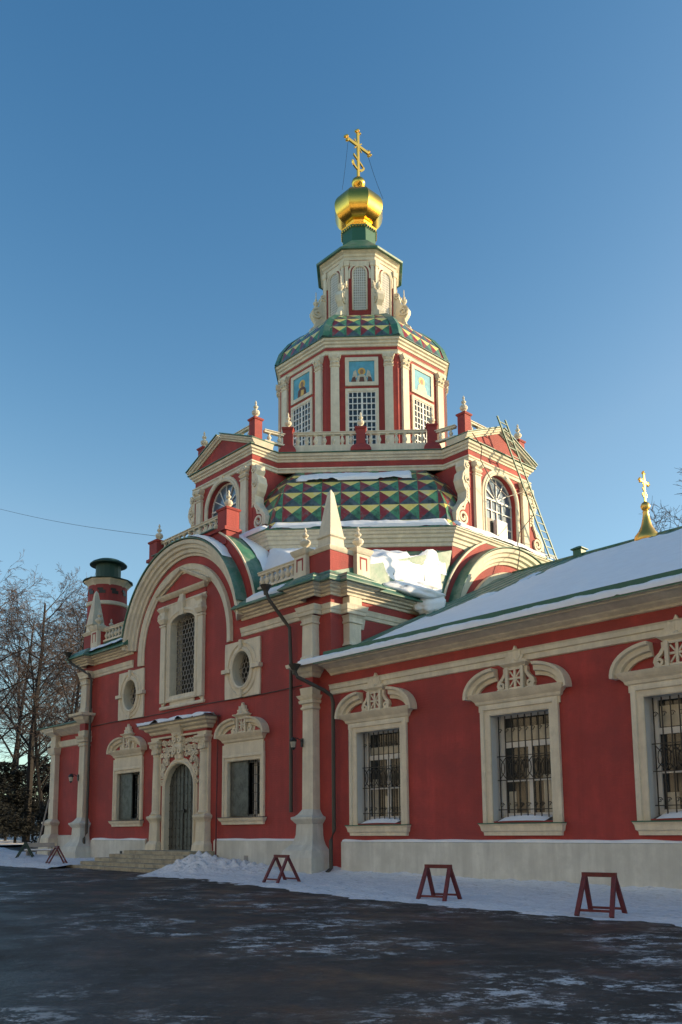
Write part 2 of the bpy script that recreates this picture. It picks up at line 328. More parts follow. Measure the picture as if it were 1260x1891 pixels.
# ---- gables (zakomara) on the front and on the side
def gable(F, attic, name='gable'):
    g = MB(); n = 44; Z = 9.85 if attic else 9.5; RD = 5.4 if attic else 5.25
    mp = lambda p, q, hh: F(p, q, hh)
    # legs + arc travelled from left foot over the top to the right foot: outward is on the left, so offsets are negative
    def arch(r, legz): return [(-r, legz)]+[(r*cos(a), Z+r*sin(a)) for a in [pi-pi*i/n for i in range(n+1)]]+[(r, legz)]
    def outwards(prof): return [(-o, hh) for o, hh in prof]
    # narrow inner band
    g.sweep(arch(3.42, 9.48), outwards([(0, 0), (0, .05), (.1, .07), (.14, .12), (.30, .14), (.38, .17), (.40, 0)]), mp, 'cream')
    # big moulded archivolt
    a0 = math.asin(0.45/4.17)
    arc = [(4.17*cos(a), Z+4.17*sin(a)) for a in [pi-a0-(pi-2*a0)*i/n for i in range(n+1)]]
    g.sweep(arc, outwards([(0, 0), (.0, .08), (.10, .11), (.14, .20), (.28, .23), (.32, .33), (.46, .36), (.50, .46), (.66, .49), (.70, 0)]), mp, 'cream')
    arc2 = [(4.88*cos(a), Z+4.88*sin(a)) for a in [pi-a0*2.2-(pi-4.4*a0)*i/n for i in range(n+1)]]
    g.sweep(arc2, outwards([(0, 0), (-.01, .55), (.03, .56), (.08, .0)]), mp, 'green_roof')
    Part(g, name)
    # red wall arch standing behind
    r2 = MB(); R2 = RD
    def rr(a): return (R2*cos(a), Z+R2*sin(a))
    zt = 14.62 if attic else 15.5
    out = [rr(a) for a in [pi*i/60 for i in range(2, 59)] if rr(a)[1] < zt]
    left = [p for p in out if p[0] < 0]; right = [p for p in out if p[0] > 0]
    out = right+([(sqrt(R2**2-(zt-Z)**2), zt), (-sqrt(R2**2-(zt-Z)**2), zt)] if attic else [])+left
    out = [(right[0][0], Z+.05)]+out+[(left[-1][0], Z+.05)]
    inn = [(4.0*cos(a), Z+4.0*max(.012, sin(a))) for a in [math.atan2(q-Z, p) for p, q in out]]
    r2.ring(F, out, inn, -0.75, -0.02, 'red_paint', closed=False)
    Part(r2, 'gable_wall')
    tr = MB(); pth = [(-p[0], p[1]) for p in out[1:-1]]
    # thin cream edge + green flashing on top of the arch wall
    tr.sweep(pth, [(0, -.02), (0, .04), (-.05, .06), (-.09, .06), (-.09, -.02)], mp, 'cream_trim'); tr.sweep(pth, [(0, -.021), (-.10, -.021), (-.10, -.8), (0, -.8)], mp, 'green_roof')
    Part(tr, 'gable_edge')
    ro = MB(); depth = 3.2 if attic else 1.2
    o2 = [(p[0]*0.995, p[1]-0.03) for p in pth]
    for a, b in zip(o2[:-1], o2[1:]): ro.quad(F(a[0], a[1], -.7), F(b[0], b[1], -.7), F(b[0], b[1], -depth), F(a[0], a[1], -depth), 'green_roof')
    Part(ro, 'gable_roof')
gable(FA, True); gable(SI, False)
# snow lying on the ledge of the front gable (right shoulder)
def snow_strip_arch(F, r, z0, a0, a1, w0, w1, th):
    s = MB(); N = 30; P = []
    for i in range(N+1):
        a = a0+(a1-a0)*i/N; k = th*min(1, 4*i/N, 4*(N-i)/N)*(0.7+0.5*noise.noise(Vector((i*.35, r, 3))))
        P.append((r*cos(a), z0+r*sin(a), (r+k)*cos(a), z0+(r+k)*sin(a)))
    for p, q in zip(P[:-1], P[1:]):
        s.quad(F(p[0], p[1], w1), F(q[0], q[1], w1), F(q[2], q[3], w1-.06), F(p[2], p[3], w1-.06), 'snow')
        s.quad(F(p[2], p[3], w1-.06), F(q[2], q[3], w1-.06), F(q[2], q[3], w0), F(p[2], p[3], w0), 'snow')
    return s
Part(snow_strip_arch(FA, 4.96, 9.85, R(80), R(42), 0.02, 0.52, 0.17), 'ledge_snow', smooth=True)
# ---- balusters, posts, finials
BAL = [(.09, 0), (.09, .05), (.045, .09), (.10, .22), (.11, .30), (.05, .46), (.045, .52), (.085, .56), (.085, .60)]
def balustrade(name, a, b, z, h=0.75, sp=0.34, parent=church, mat_='cream_trim'):
    """a,b plan points, z bottom; rail, base and turned balusters as one mesh"""
    m = MB(); A = Vector((a[0], a[1], 0)); B = Vector((b[0], b[1], 0)); L = (B-A).length; d = (B-A)/L
    F = Fr(A, d, d.cross(Vector((0, 0, 1)))); k = (h-.22)/.60
    m.box(F, 0, L, z, z+.09, -.11, .11, mat_); m.box(F, 0, L, z+h-.13, z+h-.04, -.09, .09, mat_); m.box(F, 0, L, z+h-.04, z+h, -.13, .13, mat_)
    n = max(1, int(L/sp)); 
    for i in range(n):
        c = A+d*(L*(i+.5)/n); m.lathe(Vector((c.x, c.y, z+.09)), [(r, zz*k) for r, zz in BAL], 8, mat_)
    return Part(m, name, parent)
FIN = [(.17, 0), (.17, .05), (.08, .09), (.07, .15), (.17, .24), (.20, .33), (.15, .42), (.06, .47), (.05, .52), (.11, .57), (.12, .62), (.05, .70), (.035, .76), (.06, .80), (.02, .92)]
def post(x, y, z0, z1, s=.24, fin=1.0, name='balustrade_post', mt='red_paint', rot=0.0, flare=0.0, parent=church):
    m = MB(); F = Fr((x, y, 0), (cos(rot), sin(rot), 0), (sin(rot), -cos(rot), 0))
    lv = [(z0, flare+.06), (z0+.12, flare+.04)]
    if flare: lv += [(z0+.25, flare*.9), (z0+.45, .0)]
    lv += [(z0+.2 if not flare else z0+.5, 0), (z1-.12, 0), (z1-.10, .04), (z1-.03, .07), (z1, .05)]
    m.stack(F, -s, s, s, lv, mt, w0=-s, back=True)
    p = Part(m, name, parent)
    if fin:
        f = MB(); f.lathe((x, y, z1), [(r*fin, zz*fin) for r, zz in FIN], 10, 'cream_trim'); f.build('finial', p, smooth=False)
    return p
# attic balustrade on the front gable
for u in (-2.9, 2.9):
    post(X0+u, .35, 13.9, 15.62, .34, 1.0, name='attic_post')
balustrade('attic_balustrade', (X0-2.56, .35), (X0+2.56, .35), 14.72, .82, .42)
mb = MB(); mb.box(FA, -3.3, 3.3, 14.55, 14.70, -.8, .12, 'red_paint'); mb.box(FA, -2.6, 2.6, 14.70, 14.73, -.8, .25, 'green_roof'); Part(mb, 'attic_base')
# ---- pilasters of the front block
def pilaster(F, u0, u1, w=.35, upper=True, zb=7.75):
    m = MB()
    # pedestal
    m.stack(F, u0, u1, w, [(-.4, .62), (.55, .60), (.80, .50), (1.0, .30), (1.15, .22), (1.35, .17), (1.75, .15), (1.8, .2), (1.93, .30), (2.0, .30), (2.03, .2), (2.1, .12), (2.2, .05), (2.28, 0)], 'plinth_stone')
    m.stack(F, u0, u1, w, [(2.28, 0), (5.95, -.02), (6.0, .04), (6.06, .04), (6.08, 0), (6.18, 0), (6.2, .08), (6.3, .10), (6.32, .05), (6.42, .12), (6.5, .16), (6.52, .0)], 'cream')
    # block entablature
    m.stack(F, u0, u1, w, [(6.5, .03), (6.78, .06), (6.8, .0)], 'cream'); m.stack(F, u0, u1, w, [(6.8, -.01), (7.16, -.01)], 'red_paint')
    m.stack(F, u0, u1, w, [(7.16, .0), (7.2, .06), (7.3, .12), (7.36, .2), (7.5, .28), (7.55, .42), (7.68, .45), (7.72, .1), (7.8, .05)], 'cream')
    m.stack(F, u0, u1, w, [(7.78, .06), (7.95, .04), (8.0, 0), (9.2, -.02), (9.22, .04), (9.28, .04), (9.3, 0), (9.42, .02), (9.5, .08)], 'cream')
    Part(m, 'pilaster')
pilaster(FA, 8.70, 9.30); pilaster(FA, -9.30, -8.70)
m = MB()
m.stack(SI, -11.5+.62, -11.5+1.26, .35, [(8.35, .05), (8.5, -.02), (9.2, -.02), (9.22, .04), (9.28, .04), (9.3, 0), (9.42, .02), (9.5, .08)], 'cream')
m.stack(SI, -11.5+1.28, -11.5+1.6, .12, [(9.1, 0), (9.12, .0), (9.5, .05)], 'cream')
m.box(SI, -11.5+.62, -11.5+1.26, 9.93, 10.22, 0, .37, 'cream')
Part(m, 'pilaster')
# corner attic with obelisk
def corner_attic(cx, sgn):
    """cx: x of the corner; sgn +1 right corner, -1 left corner"""
    m = MB(); F = Fr((cx, 0, 0), (sgn, 0, 0), (0, -1, 0))
    m.stack(F, -1.95, -.05, -.03, [(10.7, 0), (12.02, 0)], 'red_paint', w0=-1.95)
    p = Part(m, 'corner_attic')
    c = MB(); c.stack(F, -1.95, -.05, -.03, [(12.0, .02), (12.04, .05), (12.10, .08), (12.15, .10), (12.17, .0)], 'cream_trim', w0=-1.95); c.build('attic_cornice', p)
    c = MB(); c.stack(F, -1.93, -.06, -.03, [(11.10, .10), (11.17, .08), (11.18, 0)], 'green_roof', w0=-1.95); c.build('attic_flashing', p)
    for k in (0, 1):
        q = MB(); G = F if k == 0 else Fr((cx, 0, 0), (0, 1, 0), (sgn, 0, 0)); a, b = (-1.92, -1.24) if k == 0 else (1.24, 1.92)
        q.stack(G, a, b, .16, [(11.02, .02), (12.05, .0), (12.08, .04), (12.15, .08), (12.28, .13), (12.3, .1), (12.36, -.1)], 'cream_trim', w0=-.5)
        q.ring(G, [(a+.14, 11.25), (b-.14, 11.25), (b-.14, 11.95), (a+.14, 11.95)], [(a+.21, 11.33), (b-.21, 11.33), (b-.21, 11.87), (a+.21, 11.87)], .10, .172, 'red_paint')
        qp = Part(q, 'attic_post', church)
        f = MB(); pt = G((a+b)/2, 12.33, -.12); f.lathe(pt, [(r*1.15, z*1.0) for r, z in FIN], 10, 'cream_trim'); f.build('finial', qp)
    o = MB(); oc = F(-.46, 0, -.46)
    G = Fr(oc, (1, 0, 0), (0, -1, 0))
    o.stack(G, -.38, .38, .38, [(12.1, .06), (12.22, .05), (12.27, -.02), (12.55, -.04), (12.60, .02), (12.65, .02), (12.67, -.03), (14.42, -.29), (14.58, -.37)], 'cream', w0=-.38, back=True)
    Part(o, 'obelisk')
corner_attic(X0+HX, 1); corner_attic(X0-HX, -1)
balustrade('parapet_balustrade', (X0+5.3, .25), (X0+7.95, .25), 11.42, .72, .32)
balustrade('parapet_balustrade', (X0-7.95, .25), (X0-5.3, .25), 11.42, .72, .32)
# ---- window builder pieces
def seg_pediment(F, uc, zb, hw, s=1.0, filled=False):
    """broken segmental pediment with a pierced tablet and crest; zb = bottom of its base cornice"""
    m = MB()
    m.stack(F, uc-hw+.30, uc+hw-.30, .06, [(zb-.32, 0), (zb-.14, .0), (zb-.10, .06), (zb-.02, .09), (zb+.05, .16), (zb+.13, .22), (zb+.20, .26), (zb+.22, .20)], 'cream_trim')
    mp = lambda p, q, hh: F(p, q, hh)
    for sg in (-1, 1):
        cu_, ru_ = (hw*.24, hw*.56) if filled else (.60, .84)
        pts = [(uc+sg*(cu_+ru_*cos(R(-4+(94 if filled else 88)*i/14))), zb+.12+(.38 if filled else .44)*s*sin(R(-4+(94 if filled else 88)*i/14))) for i in range(15)]
        if sg < 0: prof = [(0, 0), (0, .10), (-.08, .12), (-.10, .22), (-.20, .24), (-.22, .34), (-.28, .36), (-.28, 0)]
        else: prof = [(0, 0), (0, .10), (.08, .12), (.10, .22), (.20, .24), (.22, .34), (.28, .36), (.28, 0)]
        m.sweep(pts, [(o*1.36*s, hh) for o, hh in prof], mp, 'cream_trim')
        if filled: m.prism(F, [(uc+sg*.33, zb+.21), (uc+sg*(hw*.24+hw*.56*.96), zb+.21)]+[(uc+sg*(hw*.24+hw*.54*cos(R(a_))), zb+.12+.36*s*sin(R(a_))) for a_ in (20, 45, 70, 90)]+[(uc+sg*.33, zb+.5)], 0, .07, 'cream_trim'); m.prism(F, [(uc+sg*.80, zb+.24), (uc+sg*1.22, zb+.24), (uc+sg*.86, zb+.42)], .07, .085, 'red_paint')
    # tablet
    z0 = zb+.22; zt = z0+.66*s
    m.box(F, uc-.26, uc+.26, z0, zt, .0, .10, 'red_paint')
    for a, b in ((-.32, -.22), (.22, .32)): m.box(F, uc+a, uc+b, z0, zt+.02, 0, .20, 'cream_trim')
    m.box(F, uc-.215, uc+.215, z0, z0+.07, 0, .17, 'cream_trim'); m.box(F, uc-.215, uc+.215, zt-.07, zt, 0, .17, 'cream_trim')
    m.box(F, uc-.035, uc+.035, z0+.07, zt-.07, 0, .16, 'cream_trim')
    zc = (z0+zt)/2; m.box(F, uc-.21, uc-.036, zc-.03, zc+.03, 0, .155, 'cream_trim'); m.box(F, uc+.036, uc+.21, zc-.03, zc+.03, 0, .155, 'cream_trim')
    for sx in (-1, 1):
        for sz in (-1, 1): strip(m, F, [(uc+sx*.04, zc+sz*.04), (uc+sx*.19, zc+sz*.23*s)], .022, 0.1, .14, 'cream_trim')
    # side scrolls
    for sg in (-1, 1):
        base = spiral(uc+sg*.50, z0+.13, .13, .03, -pi/2 if sg > 0 else -pi/2, 1.35, 24, sgn=sg)
        strip(m, F, base, .035, 0, .14, 'cream_trim')
        cv = [(uc+sg*.63, z0+.13), (uc+sg*.60, z0+.25), (uc+sg*.47, z0+.36), (uc+sg*.38, z0+.50), (uc+sg*.38, z0+.66*s)]
        strip(m, F, cv, .05, 0, .13, 'cream_trim'); strip(m, F, [(uc+sg*.34, z0+.03), (uc+sg*.68, z0+.02)], .03, 0, .13, 'cream_trim')
    # cap and crest
    m.stack(F, uc-.36, uc+.36, .14, [(zt-.01, 0), (zt+.05, .05), (zt+.11, .13), (zt+.14, .13), (zt+.15, -.1)], 'cream_trim')
    zc = zt+.16
    for k in range(7):
        a = R(4+172*k/6); L = (.36, .34, .40, .50, .40, .34, .36)[k]*s
        tip = (uc+L*1.25*cos(a)*.9, zc+L*sin(a)); bs = (uc+.05*cos(a), zc-.05)
        px, pz = -sin(a)*.10, cos(a)*.10; md = (uc+(tip[0]-uc)*.62, zc+(tip[1]-zc)*.62)
        m.prism(F, [bs, (md[0]-px, md[1]-pz), tip, (md[0]+px, md[1]+pz)], .02, .13+.012*(k % 3), 'cream_trim')
    m.lathe(F(uc, zc-.10, .16), [(.0, 0), (.09, .03), (.10, .1), (.06, .17), (0, .19)], 8, 'cream_trim', capb=False, capt=False)
    return m
def rect_frame(m, F, u0, u1, z0, z1, t, w, mt='cream_trim', bottom=True):
    """moulded architrave round a rectangular opening (outer edge u0..u1, z0..z1), width t"""
    mp = lambda p, q, hh: F(p, q, hh)
    prof = [(0, 0), (0, w*.75), (t*.25, w), (t*.45, w), (t*.5, w*.6), (t*.9, w*.5), (t, w*.3), (t, 0)]
    if bottom: m.sweep([(u0, z0), (u0, z1), (u1, z1), (u1, z0)], prof, mp, mt, closed=True)
    else: m.sweep([(u0, z0), (u0, z1), (u1, z1), (u1, z0)], prof, mp, mt)
def reveal(m, F, u0, u1, z0, z1, d, mt='reveal_white'):
    m.quad(F(u0, z0, 0), F(u0, z1, 0), F(u0, z1, -d), F(u0, z0, -d), mt); m.quad(F(u1, z0, 0), F(u1, z0, -d), F(u1, z1, -d), F(u1, z1, 0), mt)
    m.quad(F(u0, z1, 0), F(u1, z1, 0), F(u1, z1, -d), F(u0, z1, -d), mt); m.quad(F(u0, z0, 0), F(u0, z0, -d), F(u1, z0, -d), F(u1, z0, 0), mt)
# ---- refectory wing
XE = 62.0  # wing lengthened beyond the view so that its shadow covers the ground
RWIN = (2.72, 8.56, 13.55, 19.4, 24.6, 30.0)
refh = [(c-1.05, c+1.05, 1.74, 4.98) for c in RWIN]
mb = MB(); wall(mb, RF, .35, XE, 0, 7.5, refh, 'red_paint')
mb.quad(WF(XE, 0, 0), WF(XE, 23, 0), WF(XE, 23, 7.5), WF(XE, 0, 7.5), 'red_paint'); mb.add([WF(XE, 0, 7.5), WF(XE, 23, 7.5), WF(XE, 11.5, 13.3)], [(0, 1, 2)], 'red_paint')
mb.quad(WF(.4, 23, 0), WF(XE, 23, 0), WF(XE, 23, 7.5), WF(.4, 23, 7.5), 'red_paint')
Part(mb, 'wing_wall')
mb = MB(); mb.box(RF, .5, XE-.2, 0, 7.3, -1.6, -1.5, 'vent_grey'); Part(mb, 'blackout_slab')  # dark slab added as blackout behind the wing openings
mb = MB(); pth = [(.36, 0), (XE, 0)]
mb.sweep(pth, [(0, 6.42), (.06, 6.44), (.07, 6.60), (.11, 6.62), (.12, 6.74), (.16, 6.79), (0, 6.80)], WF, 'cream'); Part(mb, 'frieze_band')
mb = MB(); mb.sweep(pth, [(0, 7.14), (.06, 7.16), (.10, 7.22), (.22, 7.30), (.26, 7.34), (.5, 7.44), (.62, 7.46), (.64, 7.54), (0, 7.56)], WF, 'cream'); Part(mb, 'wing_cornice')
mb = MB(); mb.box(RF, .96, XE, -.5, 1.10, -.05, .14, 'plinth_stone'); mb.prism(Fr((.96, 0, 0), (0, -1, 0), (1, 0, 0)), [(-.02, 1.10), (.14, 1.10), (.02, 1.17), (-.02, 1.17)], 0, XE-.96, 'plinth_stone')
Part(mb, 'plinth')
for u0, u1 in ((-8.1, -2.75), (2.75, 8.1)):
    mb = MB(); mb.box(FA, u0, u1, -.5, 1.12, -.05, .14, 'plinth_stone'); mb.prism(Fr(FA(u0, 0, 0), (0, -1, 0), (1, 0, 0)), [(-.02, 1.12), (.14, 1.12), (.02, 1.19), (-.02, 1.19)], 0, u1-u0, 'plinth_stone')
    Part(mb, 'plinth')
for F, a, b, z in ((RF, 1.0, XE, 1.12), (FA, 2.8, 8.0, 1.14), (FA, -8.0, -2.8, 1.14)):
    N = int((b-a)/.22); mb = MB()
    for i in range(N):
        u0 = a+(b-a)*i/N; u1 = a+(b-a)*(i+1)/N; f = lambda u: max(.004, .045+.05*noise.noise(Vector((u*.8, z*3, 0))))
        mb.add([F(u0, z, .13), F(u1, z, .13), F(u1, z+f(u1), .11), F(u0, z+f(u0), .11), F(u1, z+f(u1)+.03, .0), F(u0, z+f(u0)+.03, .0)], [(0, 1, 2, 3), (3, 2, 4, 5)], 'snow')
    Part(mb, 'ledge_snow', smooth=True)
# roof of the wing
sl = (13.35-7.62)/(11.5+.75)
mb = MB()
mb.quad(WF(.36, -.78, 7.58), WF(XE+.4, -.78, 7.58), WF(XE+.4, 11.5, 13.35), WF(.36, 11.5, 13.35), 'green_roof')
mb.quad(WF(.36, 23.7, 7.58), WF(XE+.4, 23.7, 7.58), WF(XE+.4, 11.5, 13.35), WF(.36, 11.5, 13.35), 'green_roof')
mb.quad(WF(.2, -.78, 7.50), WF(XE+.4, -.78, 7.50), WF(XE+.4, -.78, 7.58), WF(.2, -.78, 7.58), 'green_roof')
mb.quad(WF(-.75, -.78, 7.50), WF(XE+.4, -.78, 7.50), WF(XE+.4, -.1, 7.57), WF(-.75, -.1, 7.57), 'cream')
mb.box(RF, .4, XE+.4, 7.66, 7.98, .40, .44, 'green_paint')
mb.quad(WF(-.75, -.78, 7.58), WF(.36, -.78, 7.58), WF(.36, -.1, 7.9), WF(-.75, -.1, 7.9), 'green_roof')
x = .9
while x < XE:
    mb.add([WF(x-.015, -.5, 7.58+.28*sl), WF(x+.015, -.5, 7.58+.28*sl), WF(x+.015, 11.5, 13.36), WF(x-.015, 11.5, 13.36), WF(x, -.5, 7.62+.28*sl), WF(x, 11.5, 13.40)], [(0, 4, 5, 3), (4, 1, 2, 5)], 'green_roof'); x += .6
mb.tube([WF(.4, 11.5, 13.37), WF(XE+.3, 11.5, 13.37)], .07, 6, 'green_roof')
Part(mb, 'wing_roof')
def snow_sheet(A, B, C, D, nu, nv, th, mask, mt='snow', amp=.5, freq=.6, seed=0.0):
    """snow lying on the quad A(0,0) B(1,0) C(1,1) D(0,1); mask(u,v) > 0 keeps"""
    A, B, C, D = map(Vector, (A, B, C, D)); s = MB(); n = (B-A).cross(D-A).normalized()
    if n.z < 0: n = -n
    P = {}
    for i in range(nu+1):
        for k in range(nv+1):
            u, v = i/nu, k/nv; p = (A*(1-u)+B*u)*(1-v)+(D*(1-u)+C*u)*v
            q = Vector((p.x*freq, p.y*freq, p.z*freq+seed)); t = mask(u, v, p)
            hh = th*(1+amp*noise.fractal(q*1.6, 1.0, 2.0, 4))*min(1.0, max(0.0, t*6))
            P[i, k] = (p+n*(hh if t > 0 else -.03), t)
    vid = {}; vs = []; fs = []
    for i in range(nu):
        for k in range(nv):
            c = [(i, k), (i+1, k), (i+1, k+1), (i, k+1)]
            if max(P[x][1] for x in c) <= 0: continue
            f = []
            for x in c:
                if x not in vid: vid[x] = len(vs); vs.append(P[x][0])
                f.append(vid[x])
            fs.append(f)
    s.add(vs, fs, mt); return s
def fr(p, f, s=0.0): return noise.fractal(Vector((p.x*f, p.y*f, p.z*f+s)), 1.0, 2.0, 5)
zr = lambda y: 7.58+(y+.78)*(13.35-7.58)/12.28
def mk_ref(u, v, p):
    edge = (11.5-p.y)*.5-.55+.45*fr(Vector((p.x*1.6, p.y*.45, 0)), .5, 3); left = (p.x-1.7-p.y*.33)*.40+.55*fr(Vector((p.x*2.6, p.y*.35, 0)), .9, 9)
    return min(edge, left, v*40+.02)
Part(snow_sheet((.4, -.40, zr(-.40)), (XE+.3, -.40, zr(-.40)), (XE+.3, 11.45, 13.33), (.4, 11.45, 13.33), 560, 80, .12, mk_ref, amp=.3), 'roof_snow', smooth=True)
def mk_eave(u, v, p): return min(v*9+.05, (1-v)*9+.05)-.12+.10*fr(p, .8, 5)
s = snow_sheet((-.6, -.83, 7.57), (XE+.3, -.83, 7.57), (XE+.3, -.50, zr(-.50)+.02), (-.6, -.50, zr(-.50)+.02), 700, 5, .11, mk_eave, amp=.35, freq=.9, seed=4)
Part(s, 'eaves_snow', smooth=True)
# roof vent
mb = MB(); mb.stack(Fr((3.95, 11.5, 0), (1, 0, 0), (0, -1, 0)), -.2, .2, .2, [(13.2, 0), (13.58, 0), (13.6, .08), (13.64, .08), (13.76, -.12)], 'green_paint', w0=-.2, back=True); Part(mb, 'roof_vent')
# gold cupola on the ridge
CX = 7.1
mb = MB(); mb.lathe((CX, 11.5, 0), [(.55, 13.05), (.50, 13.40), (.34, 13.60), (.22, 13.85), (.15, 14.15), (.11, 14.40), (.13, 14.45), (.10, 14.50)], 16, 'gold_dim')
mb.lathe((CX, 11.5, 14.68), [(.02, -.2), (.15, -.13), (.20, 0), (.15, .13), (.03, .22)], 12, 'gold_dim')
cup = Part(mb, 'cupola', smooth=True)
def cross(name, base, H, arm, parent, t=.05, fancy=True):
    m = MB(); F = Fr(base, (0, 1, 0), (1, 0, 0)); mt = 'gold' if fancy else 'gold_dim'
    m.box(F, -t, t, 0, H, -t*.6, t*.6, mt); zb = H*.70; m.box(F, -arm, -t, zb-t, zb+t, -t*.6, t*.6, mt); m.box(F, t, arm, zb-t, zb+t, -t*.6, t*.6, mt)
    for (a, b) in ((-arm, zb), (arm, zb), (0, H)):
        for k in range(3):
            an = R(-90+90*k)+(pi if a < 0 else (pi/2 if a == 0 else 0)); m.lathe(F(a+cos(an)*t*1.6, b+sin(an)*t*1.6, 0)-Vector((0, 0, t)), [(.01, 0), (t*1.1, t*.5), (t*1.2, t), (t*1.1, t*1.5), (.01, 2*t)], 8, mt)
    zs = H*.36; m.prism(F, [(-arm*.42, zs+t*2.4), (-arm*.42, zs+t*3.8), (arm*.42, zs-t*1.2), (arm*.42, zs-t*2.6)], -t*.5, t*.5, mt)
    cr = [(arm*.50*cos(a), zs-t*2-arm*.0+arm*.42*sin(a)) for a in [pi+pi*i/14 for i in range(15)]]
    strip(m, F, cr, t*.7, -t*.5, t*.5, mt)
    for sx in (-1, 1):
        for sz in (-1, 1):
            strip(m, F, [(sx*t, zb+sz*t), (sx*arm*.33, zb+sz*arm*.33)], t*.4, -t*.3, t*.3, mt)
    return m.build(name, parent)
cross('cross', (CX, 11.5, 14.86), 1.25, .34, cup, .045, True)
# ---- wing windows
def bar_window(F, uc, idx):
    w = empty('window', F(uc, 0, 0)); w.parent = church; w.location = F(uc, 0, 0)-Vector((X0, Y0, 0))
    def sub(m, n, smooth=False): 
        o = m.build(n, None, smooth); o.parent = w; o.location = -F(uc, 0, 0); return o
    a, b, z0, z1 = uc-1.05, uc+1.05, 1.74, 4.98
    m = MB(); rect_frame(m, F, uc-1.38, uc+1.38, 1.68, 5.25, .34, .12, bottom=False); sub(m, 'window_frame')
    m = MB(); m.stack(F, uc-1.38, uc+1.38, .14, [(1.32, -.04), (1.42, -.03), (1.46, .02), (1.58, .04), (1.66, .08)], 'cream_trim'); m.box(F, uc-1.46, uc+1.46, 1.66, 1.69, 0, .26, 'green_paint')
    m.quad(F(a, 1.70, .02), F(b, 1.70, .02), F(b, 1.86, -.55), F(a, 1.86, -.55), 'vent_grey'); sub(m, 'window_sill')
    m = MB(); reveal(m, F, a, b, z0-.05, z1, .62, 'reveal_white'); sub(m, 'window_reveal')
    sub(seg_pediment(F, uc, 5.38, 1.74), 'window_pediment')
    m = MB(); d = -.55
    for (p, q, r, s_) in ((a, a+.12, z0, z1), (b-.12, b, z0, z1), (a+.12, b-.12, z1-.12, z1), (a+.12, b-.12, z0, z0+.24), (a+.12, b-.12, 3.95, 4.12), (uc-.07, uc+.07, z0+.24, 3.95)): m.box(F, p, q, r, s_, d-.03, d+.05, 'window_white')
    m.box(F, a+.12, uc-.07, 2.92, 2.97, d, d+.03, 'window_white'); m.box(F, uc+.07, b-.12, 2.92, 2.97, d, d+.03, 'window_white'); sub(m, 'sash')
    m = MB(); m.quad(F(a, z0, d-.01), F(b, z0, d-.01), F(b, z1, d-.01), F(a, z1, d-.01), 'glass_dark')
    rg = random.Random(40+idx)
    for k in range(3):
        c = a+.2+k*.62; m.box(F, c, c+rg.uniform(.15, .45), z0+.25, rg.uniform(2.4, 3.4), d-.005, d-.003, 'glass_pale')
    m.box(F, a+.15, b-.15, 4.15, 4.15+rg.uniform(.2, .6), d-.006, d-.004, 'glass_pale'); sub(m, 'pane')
    g = MB(); gd = -.24
    N = 9
    for k in range(N):
        u = a+.12+(b-a-.2)*k/(N-1); g.tube([F(u, z0+.10, gd), F(u, z1-.08, gd)], .019, 4, 'iron')
        for zz in (3.32,):
            if k < N-1:
                du = (b-a-.2)/(N-1)
                for sg in (-1, 1):
                    g.tube([F(u+du*(.5-sg*.5), zz-.32, gd+.01), F(u+du*(.5+sg*.18), zz-.14, gd+.01), F(u+du*(.5+sg*.25), zz, gd+.01), F(u+du*(.5+sg*.18), zz+.14, gd+.01), F(u+du*(.5-sg*.5), zz+.32, gd+.01)], .014, 4, 'iron')
        for zz in (2.22, 4.45):
            cc = spiral(u+.05, zz, .075, .02, 0, 1.2, 12); g.tube([F(p, q, gd+.012) for p, q in cc], .014, 4, 'iron')
    for zz in (2.08, 2.96, 3.68): g.tube([F(a+.03, zz, gd), F(b-.03, zz, gd)], .018, 4, 'iron')
    sub(g, 'grille')
    s = MB(); N = 16; z = 1.73
    for i in range(N):
        for (v0, v1, h0, h1) in ((.0, .5, .02, .09), (.5, 1, .09, .05)):
            uu0 = a+.15+(b-a-.45)*i/N; uu1 = a+.15+(b-a-.45)*(i+1)/N; k0 = sin(pi*i/N)**.5; k1 = sin(pi*(i+1)/N)**.5 if i < N-1 else 0
            P = lambda uu, v, hh, k: F(uu, z+.16*v+hh*k, .02-.5*v)
            s.quad(P(uu0, v0, h0, k0), P(uu1, v0, h0, k1), P(uu1, v1, h1, k1), P(uu0, v1, h1, k0), 'snow')
    sub(s, 'sill_snow', True)
for i, c in enumerate(RWIN): bar_window(RF, c, i)
